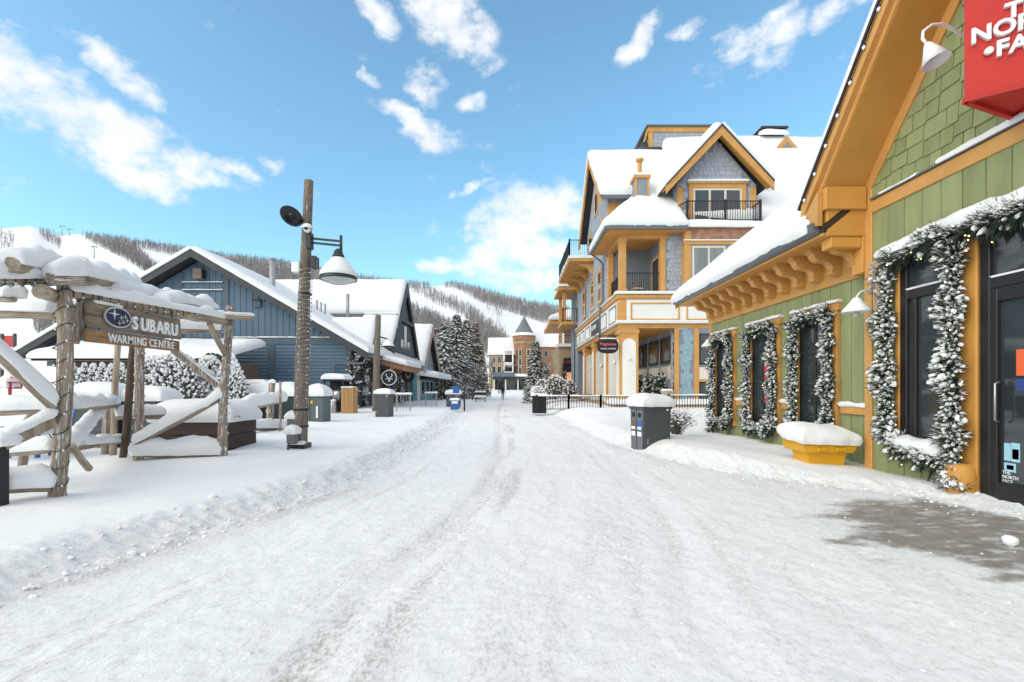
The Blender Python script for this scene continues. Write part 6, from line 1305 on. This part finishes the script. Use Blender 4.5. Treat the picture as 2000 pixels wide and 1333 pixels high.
# low hut roof seen below the warming sign
hut = root('low_hut', 'low snow-covered hut roof in front of the blue lodge', 'hut', (-18, 22, 0))
a, b = P(60, 700, 22), P(432, 700, 22); box('wall', a.x + .4, b.x - .4, 22.6, 26, -.2, a.z - .1, BRS, hut, 0)
box('fascia', a.x, b.x, 22, 22.1, a.z - .12, a.z, BRS, hut, .01); G().prism([(a.x, 22, a.z), (b.x, 22, a.z), (b.x, 26, a.z + 1.2), (a.x, 26, a.z + 1.2)], (0, 0, -.08)).build('roof', BRS, hut)
snow(((a.x - .1, 21.9, a.z), (b.x + .1, 21.9, a.z), (b.x + .1, 25.8, a.z + .9), (a.x - .1, 25.8, a.z + .9)), .42, 'roof_snow', hut, r=.4, amp=.2, fs=.7, over=.06, n=(60, 20))
snow(((a.x - 1, 19.6, .1), (b.x + .3, 19.6, .1), (b.x + .1, 22.3, a.z - .75), (a.x - 1, 22.3, a.z - .75)), .62, 'snow_drift', hut, r=.8, amp=.25, fs=.5, n=(50, 20))
yd_ = root('yellow_barrel_end', 'round ochre wooden disc partly hidden by snowy greenery', 'disc', P(415, 735, 19)); c = P(416, 716, 19); G().lathe(c, [(0, .05), (.42, .05), (.44, 0), (0, -.05)], 24, (0, -1, 0)).build('disc', mat('ochre_disc', (.42, .22, .02), .7, .1), yd_)
for i in range(6): t = i * .35 + .5; G().blob((c.x + .45 * math.cos(t), c.y - .05, c.z + .45 * math.sin(t)), (.12, .07, .1), ICO1, None, .25).build('leaf_tuft', NEEDD, yd_)
# yard chairs
def adiron(lab, px, py, Y, m, s=1.0, mirror=1):
    o = P(px, py, Y); r = root('garden_chair', lab, 'chair', o, 'coloured garden chairs in the yard'); x, z = o.x, o.z
    for i in range(5): G().beam((x - .24 * s + i * .12 * s, Y + .25 * s, z + .3 * s), (x - .26 * s + i * .13 * s, Y + .45 * s, z + .95 * s), .1 * s, .025).build('back_slat', m, r)
    for i in range(4): G().beam((x - .28 * s, Y - .25 * s + i * .13 * s, z + .36 * s), (x + .28 * s, Y - .25 * s + i * .13 * s, z + .36 * s), .11 * s, .025).build('seat_slat', m, r)
    for sx_ in (-1, 1): box('arm', x + sx_ * .34 * s - .06, x + sx_ * .34 * s + .06, Y - .35 * s, Y + .35 * s, z + .56 * s, z + .585 * s, m, r, .005); box('leg', x + sx_ * .33 * s - .02, x + sx_ * .33 * s + .02, Y - .3 * s, Y - .2 * s, z - .1, z + .56 * s, m, r, .004)
    snow(((x - .3 * s, Y - .35 * s, z + .38 * s), (x + .3 * s, Y - .35 * s, z + .38 * s), (x + .3 * s, Y + .25 * s, z + .36 * s), (x - .3 * s, Y + .25 * s, z + .36 * s)), .22, 'snow_cap', r, n=(12, 12))
adiron('red garden chair at the left edge behind the snowy brace', 16, 774, 11, REDD, .55); adiron('blue garden chair seen through the left log rails', 66, 880, 8.0, BLUEP, .7); adiron('second blue garden chair nearer the left gateway post', 92, 878, 8.3, BLUEP, .7)
fb = root('red_banner', 'small red banner between two posts at the foot of the ski run', 'banner', P(20, 690, 60)); a, b = P(8, 678, 60), P(24, 656, 60); box('cloth', a.x, b.x, 60, 60.05, a.z, b.z, REDD, fb, 0)
for px in (4, 29): c = P(px, 692, 60); box('post', c.x - .17, c.x + .17, 59.9, 60.1, c.z - 3, P(0, 652, 60).z, BARK, fb, .02)

# street furniture further on
s = root('blue_street_sign', 'blue square street sign on a thin post', 'sign', P(891, 795, 29)); c = P(891, 760, 29); G().tube([(c.x, 29, -.1), (c.x, 29, c.z + .1)], .025, 6).build('post', GALV, s); box('panel', c.x - .19, c.x + .19, 28.95, 28.98, c.z - .25, c.z + .18, BLUEP, s, .01); 
nb = root('news_box', 'blue newspaper box with snow on top below the street sign', 'box', P(887, 797, 28)); a, b = P(880, 797, 28), P(896, 782, 28); box('body', a.x, b.x, 28, 28.4, a.z - .1, b.z, BLUEP, nb, .02); box('window', a.x + .06, b.x - .06, 27.98, 28, b.z - .2, b.z - .05, WS, nb, 0); snow(((a.x - .03, 27.95, b.z), (b.x + .03, 27.95, b.z), (b.x + .03, 28.4, b.z), (a.x - .03, 28.4, b.z)), .12, 'snow_cap', nb, n=(10, 10))
bo = root('bollard', 'thin dark bollard right of the newspaper box', 'bollard', P(907, 795, 29.5)); c = P(907, 758, 29.5); G().tube([(c.x, 29.5, -.1), (c.x, 29.5, .95)], .05, 10).lathe((c.x, 29.5, .95), [(.05, 0), (.06, .02), (.03, .07), (0, .08)], 10).build('shaft', BLACK, bo, True)
bb = root('snowy_bench', 'small dark bench under snow further down the street', 'bench', P(938, 782, 50)); c = P(938, 778, 50)
box('seat', c.x - .6, c.x + .6, 50, 50.5, .35, .42, BARK, bb, .01); box('backrest', c.x - .6, c.x + .6, 50.5, 50.56, .5, .95, BARK, bb, .01)
for dx in (-.5, .45): box('leg', c.x + dx, c.x + dx + .07, 50.05, 50.45, -.2, .35, BARK, bb, .005)
snow(((c.x - .65, 49.9, .42), (c.x + .65, 49.9, .42), (c.x + .65, 50.5, .42), (c.x - .65, 50.5, .42)), .22, 'snow_cap', bb, n=(12, 10)); logsnow((c.x - .6, 50.53, .95), (c.x + .6, 50.53, .95), .2, .15, bb)
# person walking away down the street
pe = P(982, 779, 62); pz = gz(pe.x, 62); pv = [(0, 0, .95), (0, 0, 1.2), (0, 0, 1.42), (0, .0, 1.52), (0, -.01, 1.64), (0, -.01, 1.72), (.1, 0, .9), (.1, .03, .5), (.1, .12, .08), (.1, .0, .04), (-.1, 0, .9), (-.1, -.08, .5), (-.1, -.12, .08), (-.1, -.24, .04), (.2, 0, 1.4), (.26, .03, 1.15), (.27, -.05, .92), (.27, -.08, .82), (-.2, 0, 1.4), (-.26, -.02, 1.15), (-.27, .06, .92), (-.27, .09, .82)]
pe_e = [(0,1),(1,2),(2,3),(3,4),(4,5),(0,6),(6,7),(7,8),(8,9),(0,10),(10,11),(11,12),(12,13),(2,14),(14,15),(15,16),(16,17),(2,18),(18,19),(19,20),(20,21)]
pr = [.17,.17,.18,.065,.105,.09,.11,.08,.06,.05,.11,.08,.06,.05,.085,.065,.05,.045,.085,.065,.05,.045]
me = bpy.data.meshes.new('person'); me.from_pydata([(x, y, z + .0) for x, y, z in pv], pe_e, []); po = bpy.data.objects.new('person', me); place(po, (pe.x, 62, pz), None); me.materials.append(SKIN)
sk = po.modifiers.new('skin', 'SKIN'); po.modifiers.new('sub', 'SUBSURF').render_levels = 2
for i, v in enumerate(me.skin_vertices[0].data): v.radius = (pr[i], pr[i] * .8); v.use_root = i == 0
tag(po, 'person in dark winter clothes walking away down the snowy street', 'person'); G().blob((pe.x, 61.99, pz + 1.73), (.125, .13, .09), ICO2).build('hat', CHAR, po, True)

# ------------------------------------------------------------------ plants
def sprig_cloud(pts, rr, needles, gm, parent, snowy, fl=1.0, nl=.42):
    gn, gs_ = G(), G()
    for (p, od) in pts:
        r_ = rr * random.uniform(.7, 1.3)
        for j in range(needles):
            jd = Vector((random.gauss(0, 1), random.gauss(0, 1), random.gauss(0, 1))).normalized(); e = p + (od * .6 + jd * .8) * r_ * 1.3; s_ = jd.cross(od).normalized() * r_ * .16
            gn.add([(p - s_)[:], (p + s_)[:], e[:]], [[0, 1, 2]])
        if random.random() < snowy * (1.0 if od.z > -.3 else .3):
            ax = (od + Vector((0, 0, -.15))).normalized(); ay = ax.orthogonal().normalized(); az = ax.cross(ay); L2 = r_ * random.uniform(.7, 1.2) * fl
            gs_.blob((p + od * r_ * .5 + Vector((0, 0, r_ * .45)))[:], (L2, L2 * .62, L2 * .5), ICO1, np.array([ax[:], ay[:], az[:]]), .15)
    gn.build('foliage', gm, parent, False, 'stuff')
    if gs_.n: gs_.build('snow', SNOWF, parent, True, 'stuff')
def shrub(lab, x, y, rx, h, n, rr, cone=0, z=None, gm=NEED, snowy=.7, name='snowy_shrub', cat='shrub', group='snow-covered shrubs'):
    z = gz(x, y) if z is None else z; r = root(name, lab, cat, (x, y, z), group); pts = []
    for i in range(n):
        t = random.random(); a = random.random() * 6.283; k = (1 - t) ** .8 if cone else math.sqrt(max(0, 1 - (t * 1.0) ** 2.4)); k *= random.uniform(.75, 1.05) * (1 + .15 * math.sin(a * 3 + x))
        pts.append((Vector((x + rx * k * math.cos(a), y + rx * k * math.sin(a), z + h * t)), Vector((math.cos(a), math.sin(a), .3 + t)).normalized()))
    sprig_cloud(pts, rr, 6, gm, r, snowy); G().tube([(x, y, z - .1), (x, y, z + h * .7)], [rx * .12, rx * .04], 6).build('stem', BARK, r)
    c = G().blob((x, y, z + h * .42), (rx * .7, rx * .7, h * .42), ICO2).build('inner_foliage', gm, r, True) if not cone else G().lathe((x, y, z), [(rx * .7, 0), (rx * .6, h * .3), (0, h * .9)], 10).build('inner_foliage', gm, r, True)
    return r
for i, (px, py, Y, rx, h, cone, lb) in enumerate(((300, 790, 16, .75, 1.35, 0, 'tall snowy cedar shrub right of the rear gateway post'), (345, 790, 16.3, .85, 1.5, 0, 'broad snowy cedar shrub in the middle of the yard hedge'), (382, 790, 17, .65, 1.15, 0, 'snowy cedar shrub below the ochre disc'), (452, 790, 17, .75, 1.5, 1, 'cone-shaped snowy cedar behind the right gateway post'), (409, 770, 18.5, .5, 1.2, 0, 'small snowy shrub beside the ochre disc'))):
    p = P(px, py, Y); shrub(lb, p.x, Y, rx, h + .45, 1700, .07, cone, max(.1, p.z - .3), snowy=.75)
ords = ['leftmost', 'second from left', 'third from left', 'fourth from left', 'fifth from left', 'rightmost']
for i, px in enumerate((142, 165, 183, 200, 218, 238)): p = P(px, 745, 19); shrub('small upright snowy cedar, %s in the low hedge row' % ords[i], p.x, 19,   .24, .85, 380, .055, 1, p.z - .2, snowy=.5, name='hedge_cedar', group='hedge row of small cedars')
def twiggy(lab, x, y, rx, h, n, z=None, snowy=.5, tr=.006, name='bare_shrub', group='leafless shrubs'):
    z = gz(x, y) if z is None else z; r = root(name, lab, 'shrub', (x, y, z), group); g_ = G(); gs_ = G()
    for i in range(n):
        a = random.random() * 6.283; e = random.uniform(.15, 1); p0 = Vector((x + random.gauss(0, rx * .08), y + random.gauss(0, rx * .08), z - .05)); p2 = Vector((x + rx * e * math.cos(a), y + rx * e * math.sin(a), z + h * math.sqrt(max(.05, 1 - .75 * e * e)) * random.uniform(.75, 1.05))); p1 = p0 + (p2 - p0) * .5 + Vector((0, 0, h * .12))
        g_.tube([p0, p1, p2], [tr * 1.6, tr, tr * .5], 3, False)
        for j in range(3):
            q0 = p1 + (p2 - p1) * random.random(); q1 = q0 + Vector((random.gauss(0, .12), random.gauss(0, .12), random.uniform(0, .2))) * h; g_.tube([q0, q1], [tr * .7, tr * .3], 3, False)
            if random.random() < snowy: gs_.blob((q1 + Vector((0, 0, .01)))[:], (.045 * h, .04 * h, .028 * h), ICO1, None, .25)
        if random.random() < snowy: gs_.blob((p2 + Vector((0, 0, .01)))[:], (.07 * h, .06 * h, .035 * h), ICO1, None, .25)
    g_.build('twigs', TWIG, r, False, 'stuff'); gs_.build('snow', SNOWF, r, True, 'stuff') if gs_.n else None; return r
twiggy('round leafless snow-dusted bush right of the recycling bin', 4.25, 12.6, .50, .62, 150, snowy=.85)
for px, py, Y, rx, h, lb in ((1060, 775, 36, .9, 1.6, 'snowy leafless bush left of the inn fence'), (1085, 775, 34, 1.0, 1.9, 'snowy leafless bush in the middle before the stone building'), (1112, 775, 37, .9, 1.6, 'snowy leafless bush beside the far inn pillar'), (1050, 778, 30, .6, .9, 'low snowy bush behind the black planter box')):
    p = P(px, py, Y); shrub(lb, p.x, Y, rx * .75, h * .8, 900, .085, 0, p.z - .1, TWIG, .42)
def spruce(lab, x, y, h, rx, n, gm=NEED, snowy=.6, z=None, droop=.25, name='spruce_tree', grp='spruces down the street'):
    z = gz(x, y) if z is None else z; r = root(name, lab, 'tree', (x, y, z), grp); gn, gs_ = G(), G(); k = h / 8
    G().tube([(x, y, z - .2), (x, y, z + h * .95)], [.16 * k + .05, .02], 7).build('trunk', BARK, r)
    for i in range(n):
        t = random.random() ** 1.25; a = random.random() * 6.283; ln = rx * (1 - t) ** .85 * random.uniform(.7, 1.1) + .05; zb = z + h * (.06 + .92 * t); d = Vector((math.cos(a), math.sin(a), 0)); sd_ = Vector((-d.y, d.x, 0))
        for j in range(7):
            u = random.uniform(.25, 1); p = Vector((x, y, zb)) + d * ln * u + Vector((0, 0, -droop * ln * u * u)); w = .16 * k + .05
            for q2 in range(3):
                e = p + (d * random.uniform(.3, 1) + sd_ * random.uniform(-1, 1) + Vector((0, 0, random.uniform(-.7, .25)))) * w * 1.7; s_ = (sd_ * random.uniform(-1, 1) + Vector((0, 0, random.uniform(-1, 1)))).normalized() * w * .28
                gn.add([(p - s_)[:], (p + s_)[:], e[:]], [[0, 1, 2]])
            if random.random() < snowy * (.4 + .6 * u):
                b = p + Vector((0, 0, w * .25)); e = d * w * random.uniform(1.0, 1.8) - Vector((0, 0, w * .45)); s_ = sd_ * w * random.uniform(.4, .9)
                gs_.add([(b - s_)[:], (b + e)[:], (b + s_)[:], (b + Vector((0, 0, w * .28)))[:]], [[0, 1, 3], [1, 2, 3], [2, 0, 3], [0, 2, 1]])
    gn.build('crown', gm, r, False, 'stuff'); gs_.build('snow', SNOWF, r, False, 'stuff') if gs_.n else None; return r
for px, top, Y, rx, gm, sn, lb in ((868, 628, 56, 2.3, NEED, .8, 'snow-laden spruce nearest the teal shop'), (892, 612, 60, 2.4, NEED, .75, 'tallest pale snowy spruce left of the street'), (912, 622, 64, 2.2, NEEDO, .45, 'olive brown spruce with little snow'), (928, 628, 68, 1.6, NEEDO, .22, 'dark reddish bare-looking spruce left of the tower'), (852, 640, 62, 1.9, NEEDO, .4, 'brownish spruce partly hidden behind the teal roof'), (938, 668, 74, 1.3, NEEDO, .3, 'small dark spruce beside the far hotel')):
    p = P(px, 780, Y); z = gz(p.x, Y); spruce(lb, p.x, Y, P(px, top, Y).z - z, rx * 1.25, 400, gm, min(1, sn * 1.25), z)
p = P(1046, 780, 46); spruce('slender snowy spruce on the right before the brick tower', p.x, 46, P(0, 664, 46).z, 1.3, 560, NEED, .85, droop=.35); p = P(1066, 780, 43); spruce('short snowy spruce right of the slender one', p.x, 43, 2.9, .75, 240, NEED, .75)
def bare_tree(lab, x, y, h, z=None, snowy=.3, lean=0):
    z = gz(x, y) if z is None else z; r = root('bare_tree', lab, 'tree', (x, y, z), 'leafless street trees'); tr, cr, gs_ = G(), G(), G()
    def rec(g_, p, d, ln, rad, dep):
        q_ = p + d * ln; g_.tube([p, p + d * ln * .5 + Vector((random.gauss(0, .04), random.gauss(0, .04), 0)) * ln, q_], [rad, rad * .8, rad * .6], 4 if dep < 2 else 3, False)
        if random.random() < snowy and dep > 1: gs_.tube([p + Vector((0, 0, rad)), q_ + Vector((0, 0, rad))], rad * .9, 3, False)
        if dep == 4: return
        for i in range(random.choice((2, 3, 3))):
            nd = (d + Vector((random.gauss(0, .45), random.gauss(0, .45), random.gauss(.12, .2)))).normalized(); rec(cr, p + d * ln * random.uniform(.55, 1), nd, ln * random.uniform(.55, .8), rad * .6, dep + 1)
    rec(tr, Vector((x, y, z - .1)), Vector((lean, 0, 1)).normalized(), h * .36, h * .014 + .01, 0)
    tr.build('trunk', BARK, r); cr.build('crown', TWIG, r, False, 'stuff'); gs_.build('snow', SNOWF, r, False, 'stuff') if gs_.n else None
for px, Y, h, ln, lb in ((922, 52, 5.5, .25, 'leafless tree leaning over the street before the spruces'), (958, 84, 9, .05, 'tall thin leafless tree beside the far hotel'), (975, 90, 9.5, 0, 'tall leafless tree nearest the brick tower'), (1075, 60, 6.5, 0, 'leafless tree before the stone building'), (1095, 47, 4.2, 0, 'low leafless tree by the arched shopfront'), (905, 47, 4.2, .1, 'young leafless tree beside the blue sign'), (930, 58, 5.5, .15, 'leafless tree bending toward the porch')):
    p = P(px, 780, Y); bare_tree(lb, p.x, Y, h, lean=ln, snowy=.35)
for i, (x, y, lb) in enumerate(((8.35, 27.4, 'dark leafy plant against the first arcade window'), (8.35, 29.6, 'dark leafy plant against the second arcade window'), (8.35, 31.9, 'dark leafy plant deeper in the arcade'))): shrub(lb, x, y, .42, 1.55, 420, .09, 0, T0 + .1, NEEDD, .22, 'arcade_plant', 'plant', 'leafy plants in the arcade')
